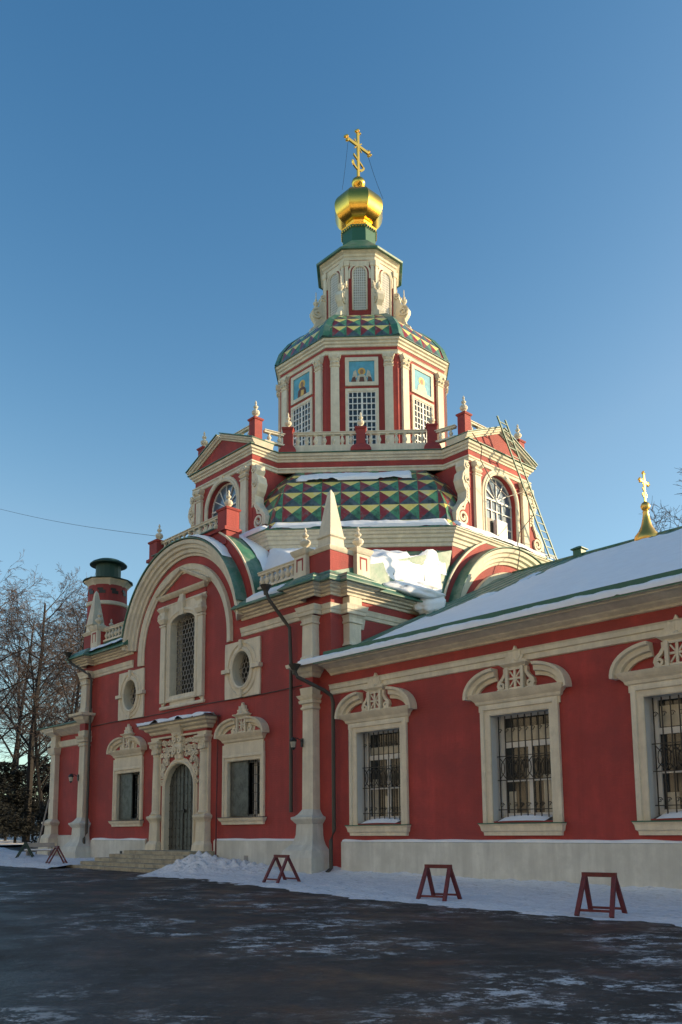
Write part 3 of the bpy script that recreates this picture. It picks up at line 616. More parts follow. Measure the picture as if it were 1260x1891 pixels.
# ---- facade lower windows with shutters
def shutter_window(F, uc, idx):
    w = empty('window', F(uc, 0, 0)); w.parent = church; w.location = F(uc, 0, 0)-Vector((X0, Y0, 0))
    def sub(m, n, smooth=False):
        o = m.build(n, None, smooth); o.parent = w; o.location = -F(uc, 0, 0); return o
    a, b, z0, z1 = uc-1.1, uc+1.1, 2.09, 4.4
    m = MB(); rect_frame(m, F, uc-1.4, uc+1.4, 2.05, 4.66, .30, .12, bottom=False); m.box(F, uc-1.38, uc+1.38, 4.66, 5.06, 0, .10, 'cream_trim'); sub(m, 'window_frame')
    m = MB(); m.stack(F, uc-1.42, uc+1.42, .14, [(1.78, -.04), (1.88, -.02), (1.95, .05), (2.05, .09)], 'cream_trim'); m.box(F, uc-1.5, uc+1.5, 2.05, 2.08, 0, .25, 'vent_grey'); sub(m, 'window_sill')
    m = MB(); reveal(m, F, a, b, z0-.08, z1, .55, 'cream'); sub(m, 'window_reveal')
    sub(seg_pediment(F, uc, 5.28, 1.62, .95, True), 'window_pediment')
    m = MB(); m.box(F, a+.04, a+1.25, z0+.03, z1-.03, -.16, -.10, 'door_iron'); m.box(F, a+.10, a+1.20, z0+.1, z0+.16, -.10, -.08, 'door_iron'); m.box(F, a+.10, a+1.20, z1-.16, z1-.1, -.10, -.08, 'door_iron'); sub(m, 'shutter')
    m = MB(); d = -.45
    for (p, q, r, s_) in ((a+1.25, a+1.40, z0, z1), (b-.1, b, z0, z1), (a, b, z1-.1, z1), (a, b, z0, z0+.1)): m.box(F, p, q, r, s_, d-.03, d+.04, 'window_white')
    sub(m, 'sash')
    m = MB(); m.quad(F(a, z0, d-.01), F(b, z0, d-.01), F(b, z1, d-.01), F(a, z1, d-.01), 'glass_dark'); sub(m, 'pane')
    g = MB()
    for k in range(5):
        u = a+1.45+k*.15; g.tube([F(u, z0, -.2), F(u, z1, -.2)], .012, 4, 'iron')
    for k in range(6): g.tube([F(a+1.4, z0+.25+.36*k, -.2), F(b, z0+.25+.36*k, -.2)], .012, 4, 'iron')
    sub(g, 'grille')
for i, c in enumerate(low_c): shutter_window(FA, c, i)
# ---- oval windows
def oval_window(F, uc, zc):
    w = empty('oval_window', F(uc, 0, 0)); w.parent = church; w.location = F(uc, 0, 0)-Vector((X0, Y0, 0))
    def sub(m, n, smooth=False):
        o = m.build(n, None, smooth); o.parent = w; o.location = -F(uc, 0, 0); return o
    n = 48; ax, az = .60, .74
    inner = [(uc+ax*cos(2*pi*i/n), zc+az*sin(2*pi*i/n)) for i in range(n)]
    outer = []
    for i in range(n):
        c, s = cos(2*pi*i/n), sin(2*pi*i/n); k = 1/max(abs(c)/1.21, abs(s)/1.19); outer.append((uc+c*k, zc+s*k))
    m = MB(); m.ring(F, outer, inner, 0, .07, 'cream_trim'); mp = lambda p, q, hh: F(p, q, hh)
    for (ra, rz, prof) in ((ax, az, [(0, .06), (.0, .13), (.07, .17), (.12, .14), (.17, .12), (.18, .06)]), (ax+.34, az+.30, [(0, .06), (.02, .11), (.06, .12), (.10, .06)])):
        el = [(uc+ra*cos(2*pi*i/n), zc+rz*sin(2*pi*i/n)) for i in range(n)]
        m.sweep(el, prof, mp, 'cream_trim', closed=True)
    m.box(F, uc-.08, uc+.08, zc+az+.1, zc+1.22, 0, .20, 'cream_trim'); m.box(F, uc-.07, uc+.07, zc-1.2, zc-az-.1, 0, .18, 'cream_trim')
    m.box(F, uc-1.30, uc-ax-.12, zc-.08, zc+.08, 0, .20, 'cream_trim'); m.box(F, uc+ax+.12, uc+1.30, zc-.08, zc+.08, 0, .20, 'cream_trim')
    sub(m, 'window_frame')
    m = MB(); A = [F(p, q, .0) for p, q in inner]; B = [F(p, q, -.42) for p, q in inner]; m.add(A+B, [(i, (i+1) % n, n+(i+1) % n, n+i) for i in range(n)], 'cream'); sub(m, 'window_reveal')
    m = MB(); m.add([F(p, q, -.38) for p, q in inner], [tuple(range(n))], 'glass_dark'); sub(m, 'pane')
    g = MB()
    def inside(u, z): return ((u-uc)/ax)**2+((z-zc)/az)**2 < 1
    r = .14
    for i in range(-6, 7):
        for k in range(-7, 8):
            cu, cz = uc+i*.25+(.125 if k % 2 else 0), zc+k*.215
            if inside(cu, cz):
                pts = [F(cu+r*.95*cos(2*pi*q/8), cz+r*sin(2*pi*q/8), -.24) for q in range(9)]; g.tube(pts, .015, 4, 'wood_grey')
    sub(g, 'grille')
oval_window(FA, -4.55, 8.18); oval_window(FA, 4.55, 8.18)
# ---- tall arched window with pediment
def tall_window(F):
    w = empty('arched_window', F(0, 0, 0)); w.parent = church; w.location = F(0, 0, 0)-Vector((X0, Y0, 0))
    def sub(m, n, smooth=False):
        o = m.build(n, None, smooth); o.parent = w; o.location = -F(0, 0, 0); return o
    ax, zs, rise = 1.0, 10.95, .50; n = 16
    arc = [(ax*cos(a), zs+rise*sin(a)) for a in [pi-pi*i/n for i in range(n+1)]]       # left -> right over top
    inner = [(-ax, 7.68)]+arc+[(ax, 7.68)]
    def outer_of(p):
        return p
    m = MB(); mp = lambda p, q, hh: F(p, q, hh)
    # flat surround plate
    A = [(-1.72, 7.12)]+[(-1.72+3.44*i/n, 11.95) for i in range(n+1)]+[(1.72, 7.12)]
    A[1] = (-1.72, 11.95); A[-2] = (1.72, 11.95)
    m.ring(F, A, inner, 0, .06, 'cream_trim', closed=False); m.box(F, -1.0, 1.0, 7.12, 7.68, 0, .06, 'cream_trim')
    m.sweep([(-1.25, 7.4)]+[(1.25*cos(a), zs+.08+.62*sin(a)) for a in [pi-pi*i/n for i in range(n+1)]]+[(1.25, 7.4)], [(0, .05), (0, .12), (.08, .15), (.16, .10), (.24, .09), (.25, .05)], mp, 'cream_trim', closed=True)
    m.stack(F, -1.78, 1.78, .1, [(7.10, 0), (7.16, .03), (7.24, 0)], 'cream_trim')
    sub(m, 'window_frame')
    m = MB()
    for sg in (-1, 1):
        a, b = (1.34, 1.74) if sg > 0 else (-1.74, -1.34)
        m.stack(F, a, b, .16, [(7.4, 0), (11.0, 0), (11.02, .04), (11.1, .05), (11.12, .0)], 'cream_trim')
        m.stack(F, a, b, .2, [(11.15, 0), (11.35, .10), (11.5, .03), (11.7, .02), (11.85, .12), (11.95, .06)], 'cream_trim')
        cc = spiral((a+b)/2+sg*.12, 11.45, .14, .03, pi/2, 1.3, 20, sgn=-sg); strip(m, F, cc, .03, .2, .30, 'cream_trim')
    m.stack(F, -.14, .14, .16, [(11.35, 0), (11.75, .05), (11.95, .08), (12.15, .04)], 'cream_trim')
    m.stack(F, -1.82, 1.82, .06, [(11.95, 0), (12.0, .03), (12.06, .0)], 'cream_trim')
    m.stack(F, -1.82, 1.82, .12, [(12.28, 0), (12.33, .06), (12.40, .14), (12.48, .18), (12.5, .1)], 'cream_trim')
    m.stack(F, -1.78, 1.78, .04, [(12.06, 0), (12.28, 0)], 'red_paint'); m.stack(F, -.16, .16, .18, [(12.02, 0), (12.3, 0)], 'cream_trim')
    m.prism(F, [(-1.9, 12.48), (1.9, 12.48), (0, 13.35)], 0, .05, 'red_paint')
    for sg in (-1, 1):
        pr = [(0, 0), (0, .12), (.07, .15), (.09, .26), (.18, .30), (.2, 0)]
        if sg > 0: m.sweep([(2.08, 12.44), (0, 13.36)], pr, mp, 'cream_trim')
        else: m.sweep([(-2.08, 12.44), (0, 13.36)], [(-o, hh) for o, hh in pr], mp, 'cream_trim')
    sub(m, 'window_pediment')
    m = MB()
    k = len(inner); m.add([F(p, q, .0) for p, q in inner]+[F(p, q, -.6) for p, q in inner], [(i, (i+1) % k, k+(i+1) % k, k+i) for i in range(k)], 'cream'); sub(m, 'window_reveal')
    m = MB(); m.add([F(p, q, -.58) for p, q in inner], [tuple(range(k))], 'glass_dark'); sub(m, 'pane')
    g = MB(); r = .13
    for kk in range(17):
        for i in range(-4, 5):
            cu, cz = i*.235+(.117 if kk % 2 else 0), 7.85+kk*.215
            if abs(cu) < .93 and cz < 11.3: g.tube([F(cu+r*cos(2*pi*q/7), cz+r*1.1*sin(2*pi*q/7), -.25) for q in range(8)], .018, 4, 'wood_grey')
    for i in range(5): g.tube([F(-.9+.45*i, 7.7, -.25), F(-.9+.45*i, 11.2, -.25)], .014, 4, 'iron')
    sub(g, 'grille')
tall_window(FA)
# ---- portal
PC = .10
def portal(F):
    w = empty('portal', F(PC, 0, 0)); w.parent = church; w.location = F(PC, 0, 0)-Vector((X0, Y0, 0))
    def sub(m, n, smooth=False):
        o = m.build(n, None, smooth); o.parent = w; o.location = -F(PC, 0, 0); return o
    mp = lambda p, q, hh: F(p, q, hh); n = 20
    r, zs = 1.16, 3.42
    inner = [(PC-r, .6)]+[(PC+r*cos(a), zs+1.1*sin(a)) for a in [pi-pi*i/n for i in range(n+1)]]+[(PC+r, .6)]
    A = [(PC-1.6, .6)]+[(PC-1.6+3.2*i/n, 5.72) for i in range(n+1)]+[(PC+1.6, .6)]
    inner2 = [(PC+(p-PC)*1.06, q+(.04 if q > zs else 0)) for p, q in inner]; m = MB(); m.ring(F, A, inner2, -.01, .12, 'red_paint', closed=False)
    m.sweep(inner, [(0, -.10), (0, .18), (-.06, .24), (-.12, .24), (-.16, .17), (-.26, .17), (-.28, .05)], mp, 'cream_trim')
    sub(m, 'door_arch')
    # carved vines in the spandrels
    m = MB(); rg = random.Random(5)
    for sg in (-1, 1):
        for q in range(11):
            t = q/10; a = R(88-80*t); rad = 1.62+.08*sin(q*2.1)
            cu, cz = PC+sg*min(1.33, rad*cos(a)*1.0), zs+.12+min(1.72, rad*sin(a)*1.12)
            if q > 7: cz = zs+.95-(q-8)*.32; cu = PC+sg*1.36
            cc = spiral(cu, cz, .15, .03, rg.uniform(0, 6), 1.3, 16, sgn=1 if q % 2 else -1); strip(m, F, cc, .028, .12, .21, 'cream_trim')
        for (du, zz) in [(.35+.24*q, 5.50-.02*(q % 2)) for q in range(5)]+[(.55+.27*q, 4.93+.02*(q % 2)) for q in range(4)]+[(1.0, 4.62), (1.28, 4.62), (1.28, 4.36), (1.36, 4.1)]:
            cc = spiral(PC+sg*du, zz, .13, .03, rg.uniform(0, 6), 1.25, 14, sgn=sg if rg.random() < .5 else -sg); strip(m, F, cc, .034, .12, .20+.03*rg.random(), 'cream_trim')
        for q in range(6):
            cc = spiral(PC+sg*(.35+.19*q), 5.22-.03*(q % 2), .12, .03, rg.uniform(0, 6), 1.2, 14, sgn=sg); strip(m, F, cc, .026, .12, .20, 'cream_trim')
    m.stack(F, PC-.22, PC+.22, .22, [(4.62, -.05), (4.75, .04), (5.1, .06), (5.25, .14), (5.4, .07), (5.6, .05), (5.9, .16), (6.1, .30), (6.33, .42), (6.35, .3)], 'cream_trim')
    for z in (5.1, 5.6):
        for sg in (-1, 1): cc = spiral(PC+sg*.2, z, .17, .04, pi/2, 1.4, 16, sgn=-sg); strip(m, F, cc, .04, .2, .36, 'cream_trim')
    for k in range(5):
        a = R(20+35*k); m.prism(F, [(PC, 5.75), (PC+.3*cos(a-.25), 5.75+.3*sin(a-.25)), (PC+.42*cos(a), 5.75+.42*sin(a)), (PC+.3*cos(a+.25), 5.75+.3*sin(a+.25))], .3, .36+.01*k, 'cream_trim')
    sub(m, 'carving')
    for sg in (-1, 1):
        m = MB(); a, b = sorted((PC+sg*1.58, PC+sg*2.22))
        m.stack(F, a, b, .30, [(-.3, .14), (.65, .15), (.95, .12), (1.1, .02), (1.9, .0), (2.0, .04), (2.12, .12), (2.2, .12), (2.24, .02), (2.3, .0)], 'cream')
        c = F((a+b)/2, 0, .14); m.lathe(c, [(.25, 2.28), (.27, 2.33), (.22, 2.42), (.215, 3.6), (.19, 4.9), (.21, 4.93), (.21, 5.0), (.19, 5.02)], 20, 'cream')
        m.box(F, a+.02, b-.02, 2.28, 5.3, 0, .14, 'cream')
        m.stack(F, a+.1, b-.1, .26, [(5.0, -.04), (5.1, .06), (5.25, .04), (5.45, .10), (5.55, .18), (5.62, .18)], 'cream')
        for s2 in (-1, 1): cc = spiral((a+b)/2+s2*.24, 5.42, .12, .03, pi/2, 1.3, 14, sgn=-s2); strip(m, F, cc, .03, .2, .38, 'cream_trim')
        for q in range(3): m.prism(F, [((a+b)/2-.2+.14*q, 5.03), ((a+b)/2-.06+.14*q, 5.03), ((a+b)/2-.1+.14*q, 5.24), ((a+b)/2-.16+.14*q, 5.24)], .2, .36+.01*q, 'cream_trim')
        m.box(F, a, b, 5.62, 5.72, 0, .30, 'cream')
        sub(m, 'column')
    m = MB(); m.box(F, PC-2.25, PC+2.25, 5.72, 5.80, 0, .30, 'cream'); m.box(F, PC-2.2, PC+2.2, 5.80, 5.94, 0, .24, 'red_paint')
    pth = [(PC-2.3, 0), (PC-2.3, .26), (PC+2.3, .26), (PC+2.3, 0)]
    m.sweep(pth, [(0, 5.92), (-.05, 5.96), (-.08, 6.05), (-.22, 6.12), (-.26, 6.2), (-.42, 6.26), (-.44, 6.36), (0, 6.38)], lambda p, q, hh: F(p, hh, q), 'cream')
    m.box(F, PC-2.2, PC+2.2, 6.0, 6.34, 0, .20, 'cream')
    m.box(F, PC-2.85, PC+2.85, 6.36, 6.40, 0, .78, 'vent_grey')
    sub(m, 'door_canopy')
    s = snow_sheet(F(PC-2.85, 6.40, .79), F(PC+2.85, 6.40, .79), F(PC+2.85, 6.46, .02), F(PC-2.85, 6.46, .02), 60, 10, .13, lambda u, v, p: min(u*8, (1-u)*8, v*20+.05, 1)*.6+.55*fr(p, .8, 1)-.12)
    sub(s, 'canopy_snow', True)
    # door leaves
    d = MB(); D = [(PC-r, .7)]+[(PC+r*cos(a), zs+1.1*sin(a)) for a in [pi-pi*i/n for i in range(n+1)]]+[(PC+r, .7)]
    d.prism(F, D, -.14, -.08, 'door_iron')
    for k in range(7):
        u = PC-.9+.3*k; zt = zs+1.1*sqrt(max(0, 1-((u-PC)/r)**2)); d.box(F, u-.018, u+.018, .72, zt, -.085, -.06, 'door_iron')
    for k in range(10):
        z = .9+.38*k; hw = r if z < zs else r*sqrt(max(.01, 1-((z-zs)/1.1)**2)); d.box(F, PC-hw, PC+hw, z-.02, z+.02, -.084, -.055, 'door_iron')
        for q in range(8):
            u = PC-.9+.3*q
            if abs(u-PC) < hw-.05: d.box(F, u-.035, u+.035, z-.035, z+.035, -.06, -.04, 'iron')
    d.box(F, PC-.03, PC+.03, .72, zs+1.05, -.082, -.045, 'iron')
    dr = sub(d, 'door')
    m = MB(); m.box(F, PC+.08, PC+.20, 2.35, 2.5, -.06, .03, 'iron'); m.box(F, PC-.45, PC-.05, 2.42, 2.46, -.06, -.02, 'iron'); sub(m, 'door_handle')
portal(FA)
# ---- octagon tier 1: base cornice
mb = MB(); T1 = octv(9.70)
mb.sweep(T1, [(0, 10.8), (0, 13.85)], WF, 'red_paint', closed=True, prof_closed=False)
Part(mb, 'octagon_base')
mb = MB(); P = [(0, 13.84), (.04, 13.86), (.05, 14.0), (.11, 14.04), (.12, 14.18), (.20, 14.23), (.21, 14.34), (.29, 14.39), (.30, 14.48), (.37, 14.52), (.38, 14.60), (0.0, 14.62), (-1.0, 14.62)]
mb.sweep(T1, P, WF, 'cream', closed=True, prof_closed=False); Part(mb, 'octagon_cornice')
mb = MB(); mb.sweep(T1, [(-.6, 14.63), (.42, 14.60), (.42, 14.645), (-.6, 14.70)], WF, 'green_roof', closed=True); Part(mb, 'eaves_flashing')
# snow on the cornice of the tile belt (front faces)
for th in (-pi/4, 0, -pi/2):
    F = OF(th, 9.55)
    s = snow_sheet(F(-3.95, 14.64, .55), F(3.95, 14.64, .55), F(3.8, 15.05, .05), F(-3.8, 15.05, .05), 80, 8, .13, lambda u, v, p: min(v*20+.05, 1-v+.05, u*20, (1-u)*20)*.8+.12*fr(p, .7, 2), amp=.4)
    Part(s, 'ledge_snow', smooth=True)
# tile belt
def clip(poly, k, lim, keep_less):
    out = []
    for i in range(len(poly)):
        a, b = poly[i], poly[(i+1) % len(poly)]
        da = (lim(a)-a[0]) if keep_less else (a[0]+lim(a)); db = (lim(b)-b[0]) if keep_less else (b[0]+lim(b))
        if da >= 0: out.append(a)
        if da*db < 0: t = da/(da-db); out.append(tuple(a[q]+(b[q]-a[q])*t for q in range(len(a))))
    return out
def tiles(m, theta, prof, tw, sub=3, relief=.05, dx=0, dy=0, margin=0.0, side=0, umin=0):
    """prof: list of (a,z) row boundaries bottom->top; diamond-point glazed tiles"""
    F0 = OF(theta, 0, dx, dy); t8 = math.tan(pi/8)
    for k in range(len(prof)-1):
        (a0, z0), (a1, z1) = prof[k], prof[k+1]; L = math.hypot(a1-a0, z1-z0); nx, nz = (z1-z0)/L, (a0-a1)/L
        half = a0*t8; N = int(half/tw)+2
        def pt(u, v, r): return F0(u, z0+(z1-z0)*v+nz*r, a0+(a1-a0)*v+nx*r)
        lim = lambda q: (a0+(a1-a0)*q[1])*t8-margin
        for i in range(-N, N):
            u0, u1 = i*tw, (i+1)*tw; c = ((u0+u1)/2, .5, relief)
            g = .004
            q = [(u0, 0, g), (u1, 0, g), (u1, 1, g), (u0, 1, g)]
            for tri, mt in (((q[0], q[1], c), 'glaze_navy'), ((q[1], q[2], c), 'glaze_green'), ((q[2], q[3], c), 'glaze_yellow'), ((q[3], q[0], c), 'glaze_red')):
                pl = clip(clip(list(tri), 0, lim, True), 0, lim, False)
                if side == 1 and pl: pl = clip(pl, 0, lambda q: -umin, False)
                if side == -1 and pl: pl = clip(pl, 0, lambda q: -umin, True)
                if len(pl) >= 3: m.add([pt(*p) for p in pl], [tuple(range(len(pl)))], mt)
ROWS = [(9.42, 14.65), (9.34, 15.22), (9.10, 16.05), (8.70, 16.85), (8.18, 17.55), (7.58, 18.15), (7.2, 18.5)]
for th in (-pi/4, -3*pi/4, pi/4):
    m = MB(); tiles(m, th, ROWS, .88); m.build('tile_belt', church, recalc=False)
for th in (0, -pi/2, pi/2, pi):
    for sd_ in (-1, 1):
        m = MB(); tiles(m, th, ROWS, .88, side=sd_, umin=2.30); m.build('tile_belt', church, recalc=False)
m = MB()
for a, b in zip(ROWS[:-1], ROWS[1:]):
    m.sweep(octv(1), [(0, 0)], WF, 'green_roof', closed=True, prof_closed=False) if False else None
for k in range(8):
    F0 = OF(k*pi/4, 0); t8 = math.tan(pi/8)
    for (a0, z0), (a1, z1) in zip(ROWS[:-1], ROWS[1:]):
        b0, b1 = a0-.05, a1-.05; h0, h1 = b0*t8, b1*t8
        spans = [(-1, 1)] if k % 2 else [(-1, -.58), (.58, 1)]
        for p, q in spans: m.quad(F0(h0*p, z0, b0), F0(h0*q, z0, b0), F0(h1*q, z1, b1), F0(h1*p, z1, b1), 'red_paint')
Part(m, 'belt_core')
# snow streak under the upper cornice on the tiles
F0 = OF(-pi/4, 0)
s = snow_sheet(F0(-3.1, 17.60, 8.28), F0(2.4, 17.72, 8.16), F0(2.4, 18.2, 7.64), F0(-3.0, 18.05, 7.74), 90, 10, .10, lambda u, v, p: min(v*5+.05, (1-v)*5, u*14, (1-u)*14)*.7+.35*fr(p, .9, 8)-.12, amp=.5)
Part(s, 'ledge_snow', smooth=True)
# ---- dormer bays
DH = 2.36; DA = 9.45
def t2_path():
    pts = []
    for k in range(4):
        th = -pi/2+k*pi/2; c, s = cos(th), sin(th); u = (-s, c)
        a = 7.3; yj = a*sqrt(2)-DH                  # where the diagonal face meets the bay side
        for (uu, dd) in ((-DH, yj), (-DH, DA), (DH, DA), (DH, yj)):
            pts.append((X0+u[0]*uu+c*dd, Y0+u[1]*uu+s*dd))
    return pts
T2 = t2_path()
mb = MB()
mb.sweep(T2, [(0, 18.39), (0, 19.3)], WF, 'red_paint', closed=True, prof_closed=False); Part(mb, 'upper_wall')
mb = MB(); mb.sweep(T2, [(0, 18.38), (.06, 18.40), (.07, 18.52), (.12, 18.56), (.12, 18.62), (0, 18.64)], WF, 'cream', closed=True); Part(mb, 'frieze_band')
mb = MB(); mb.sweep(T2, [(0, 18.94), (.04, 18.95), (.05, 19.03), (.12, 19.07), (.13, 19.14), (.21, 19.18), (.23, 19.30), (0, 19.32)], WF, 'cream', closed=True); Part(mb, 'terrace_cornice')
mb = MB(); mb.sweep(T2, [(-.2, 19.325), (.31, 19.31), (.31, 19.34), (-.2, 19.38)], WF, 'green_roof', closed=True)
n = len(T2); mb.add([WF(p[0], p[1], 19.36) for p in T2], [tuple(range(n))], 'green_roof'); Part(mb, 'terrace')
def scroll_bracket(F, sg):
    """volute buttress standing beside the bay, in the plane of its front"""
    m = MB(); b = DH*sg
    out = [(0, 18.35), (.30, 18.30), (.34, 18.05), (.24, 17.85), (.42, 17.65), (.50, 17.35), (.38, 17.05), (.22, 16.85), (.24, 16.5), (.40, 16.25), (.72, 16.0), (.98, 15.65), (1.0, 15.25), (.8, 14.95), (.5, 14.78), (0, 14.72)]
    m.prism(F, [(b+sg*p, q) for p, q in (out if sg > 0 else out)], -.42, -.02, 'red_paint')
    edge = [(b+sg*p, q) for p, q in out[1:13]]
    strip(m, F, edge, .07, -.46, .06, 'cream_trim')
    up_ = [(0.0, 18.36), (.30, 18.30), (.34, 18.05), (.24, 17.85), (.42, 17.65), (.50, 17.35), (.38, 17.05), (.22, 16.85), (.22, 16.5), (.02, 16.3)]
    m.prism(F, [(b+sg*p, q) for p, q in up_], -.40, .03, 'cream_trim')
    for (p, q, rr_) in ((.22, 17.4, .19), (.16, 18.08, .13)):
        strip(m, F, spiral(b+sg*p, q, rr_, .04, pi/2, 1.3, 18, sgn=-sg), .03, .02, .10, 'cream_trim')
    for q in range(4): m.prism(F, [(b+sg*.05, 16.95-.14*q), (b+sg*.24, 17.0-.14*q), (b+sg*.22, 16.9-.14*q)], .02, .08, 'cream_trim')
    strip(m, F, [(b+sg*.26, 16.35), (b+sg*.42, 16.15)]+spiral(b+sg*.56, 15.52, .40, .07, R(100) if sg > 0 else R(80), 1.9, 36, sgn=-sg), .052, -.03, .07, 'cream_trim')
    return m
def bay(theta, idx):
    F = OF(theta, DA); F0 = F
    w = MB()
    # front wall with arched opening (r=1.06 spring 17.28), walls either side
    r, zs = 1.20, 17.08; n = 20
    inner = [(-r, 15.05)]+[(r*cos(a), zs+r*sin(a)) for a in [pi-pi*i/n for i in range(n+1)]]+[(r, 15.05)]
    A = [(-DH, 15.05)]+[(-DH+2*DH*i/n, 18.38) for i in range(n+1)]+[(DH, 15.05)]
    w.ring(F, A, inner, -.35, 0, 'red_paint', closed=False); w.box(F, -DH, DH, 14.62, 15.05, -.35, 0, 'red_paint')
    for sg in (-1, 1): w.box(F, min(sg*DH, sg*(DH-.3)), max(sg*DH, sg*(DH-.3)), 14.62, 18.38, -3.2, -.352, 'red_paint')
    p = Part(w, 'dormer_wall')
    m = MB(); mp = lambda p_, q, hh: F(p_, q, hh)
    m.sweep(inner, [(0, -.001), (0, .07), (-.07, .11), (-.12, .11), (-.15, .07), (-.25, .06), (-.27, 0)], mp, 'cream_trim')
    m.stack(F, -.12, .12, .10, [(18.28, -.03), (18.6, .04)], 'cream_trim'); m.stack(F, -1.5, 1.5, .12, [(14.9, 0), (15.02, .06), (15.06, .06)], 'cream_trim')
    m.build('window_frame', p)
    for sg in (-1, 1):
        m = MB(); a, b = sorted((sg*1.64, sg*2.08))
        m.stack(F, a, b, .16, [(14.66, .08), (14.8, .06), (15.0, 0), (17.75, -.01), (17.78, .03), (17.84, .03), (17.86, 0)], 'cream_trim')
        m.stack(F, a, b, .17, [(17.9, -.02), (18.0, .06), (18.1, .0), (18.2, .08), (18.3, .12), (18.37, .12)], 'cream_trim')
        for s2 in (-1, 1): strip(m, F, spiral((a+b)/2+s2*.2, 18.22, .09, .02, pi/2, 1.3, 12, sgn=-s2), .025, .2, .32, 'cream_trim')
        m.build('pilaster', p)
        scroll_bracket(F, sg).build('scroll_bracket', p)
        m = MB(); 
    m = MB(); m.add([F(p_, q, -.28) for p_, q in inner], [tuple(range(len(inner)))], 'glass_painted_sky'); m.build('pane', p)
    m = MB(); d0, d1 = -.27, -.22
    for k in range(7):
        a = pi*k/6
        if 0 < k < 6: strip(m, F, [(.0, zs), (r*.98*cos(a), zs+r*.98*sin(a))], .022, d0, d1, 'window_white')
    strip(m, F, arcpts(0, zs, r*.96, 0, pi, 16), .04, d0, d1, 'window_white'); m.box(F, -r, r, zs-.04, zs+.04, d0, d1+.01, 'window_white')
    for u in (-r+.03, -.42, .42, r-.03, 0): m.box(F, u-.025, u+.025, 15.1, zs-.04, d0, d1, 'window_white')
    for z in (15.12, 15.85, 16.55): m.box(F, -r, r, z-.025, z+.025, d0, d1-.002, 'window_white')
    if idx == 1:
        m.box(F, -.35, 0.45, 15.05, 16.05, -.2, .02, 'window_white'); m.box(F, -.30, .40, 15.1, 16.0, .02, .03, 'glass_pale'); m.box(F, -1.0, -.38, 15.05, 16.1, -.3, -.2, 'iron')
    m.build('sash', p)
    # pediment
    m = MB(); m.prism(F, [(-2.5, 19.36), (2.5, 19.36), (0, 20.42)], -.9, .04, 'red_paint')
    for sg in (-1, 1):
        pr = [(0, -.95), (0, .10), (.06, .13), (.08, .20), (.16, .24), (.18, .29), (.24, .30), (.26, -.95)]
        pth = [(sg*2.68, 19.30), (0, 20.42)]
        m.sweep(pth, [(sg*o, hh) for o, hh in pr], mp, 'cream')
        m.sweep(pth, [(sg*o, hh) for o, hh in [(.26, -1.0), (.26, .35), (.30, .35), (.31, -1.0)]], mp, 'green_roof')
    m.build('pediment', p)
for i, th in enumerate((-pi/2, 0, pi/2, pi)): bay(th, i)
# ---- terrace balustrade
a = 7.15
def dg(theta, along, a_): c, s = cos(theta), sin(theta); return (X0+c*a_-s*along, Y0+s*a_+c*along)
for th in (-pi/4, pi/4, -3*pi/4):
    L_ = dg(th, -3.45, a); R_ = dg(th, 3.45, a); M_ = dg(th, 0.05, a)
    q = 3.2
    post(*L_, 19.36, 20.70, .22, .9, rot=th+pi/2, flare=.14); post(*R_, 19.36, 20.70, .22, .9, rot=th+pi/2, flare=.14)
    post(*M_, 19.36, 20.66, .22, .9, rot=th+pi/2, flare=.22)
    balustrade('balustrade', dg(th, -3.2, a), dg(th, -.2, a), 19.72, .76, .40); balustrade('balustrade', dg(th, .3, a), dg(th, 3.2, a), 19.72, .76, .40)
    m = MB(); F = OF(th, a); m.box(F, -3.3, 3.3, 19.36, 19.71, -.16, .16, 'cream'); Part(m, 'balustrade_base')
for k, th in enumerate((-pi/2, 0, pi/2, pi)):
    F = OF(th, 9.1)
    for sg in (-1, 1):
        pt = F(sg*2.15, 0); post(pt.x, pt.y, 19.36, 20.85, .22, 1.0, rot=th+pi/2, flare=.1)
        e = OF(th-pi/4 if sg < 0 else th+pi/4, a); th2 = th-pi/4 if sg < 0 else th+pi/4
        c = dg(th2, 3.45 if sg < 0 else -3.45, a); p1 = F(sg*2.3, 0, -.15)
        v1 = Vector((c[0], c[1])); v0 = Vector((p1.x, p1.y)); dd = (v1-v0).normalized()*.2
        balustrade('balustrade', tuple(v0+dd), tuple(v1-dd), 19.75, .62, .4)
    p0, p1 = F(-1.95, 0), F(1.95, 0); balustrade('balustrade', (p0.x, p0.y), (p1.x, p1.y), 20.0, .65, .5)
# ---- roof over the corners
mb = MB(); xr, xl = X0+HX, X0-HX
def roofcorner(cx, cy, V1, V2, E1, E2):
    mb = MB(); zt = 13.66; ze = 11.12
    C_ = WF(cx, cy, ze); mb.add([C_, WF(*V1, zt), WF(*V2, zt)], [(0, 1, 2)], 'green_roof')
    mb.add([C_, WF(*E1, ze), WF(*V1, zt)], [(0, 1, 2)], 'green_roof'); mb.add([C_, WF(*E2, ze), WF(*V2, zt)], [(0, 1, 2)], 'green_roof'); Part(mb, 'block_roof')
o8 = octv(9.68)   # 0:(+,+small) ... order ccw starting at 22.5deg
roofcorner(xr, 0, o8[7], o8[6], (xr, Y0-5.0), (X0+5.0, 0))
roofcorner(xl, 0, o8[4], o8[5], (xl, Y0-5.0), (X0-5.0, 0))
roofcorner(xr, 23, o8[0], o8[1], (xr, Y0+5.0), (X0+5.0, 23))
roofcorner(xl, 23, o8[3], o8[2], (xl, Y0+5.0), (X0-5.0, 23))
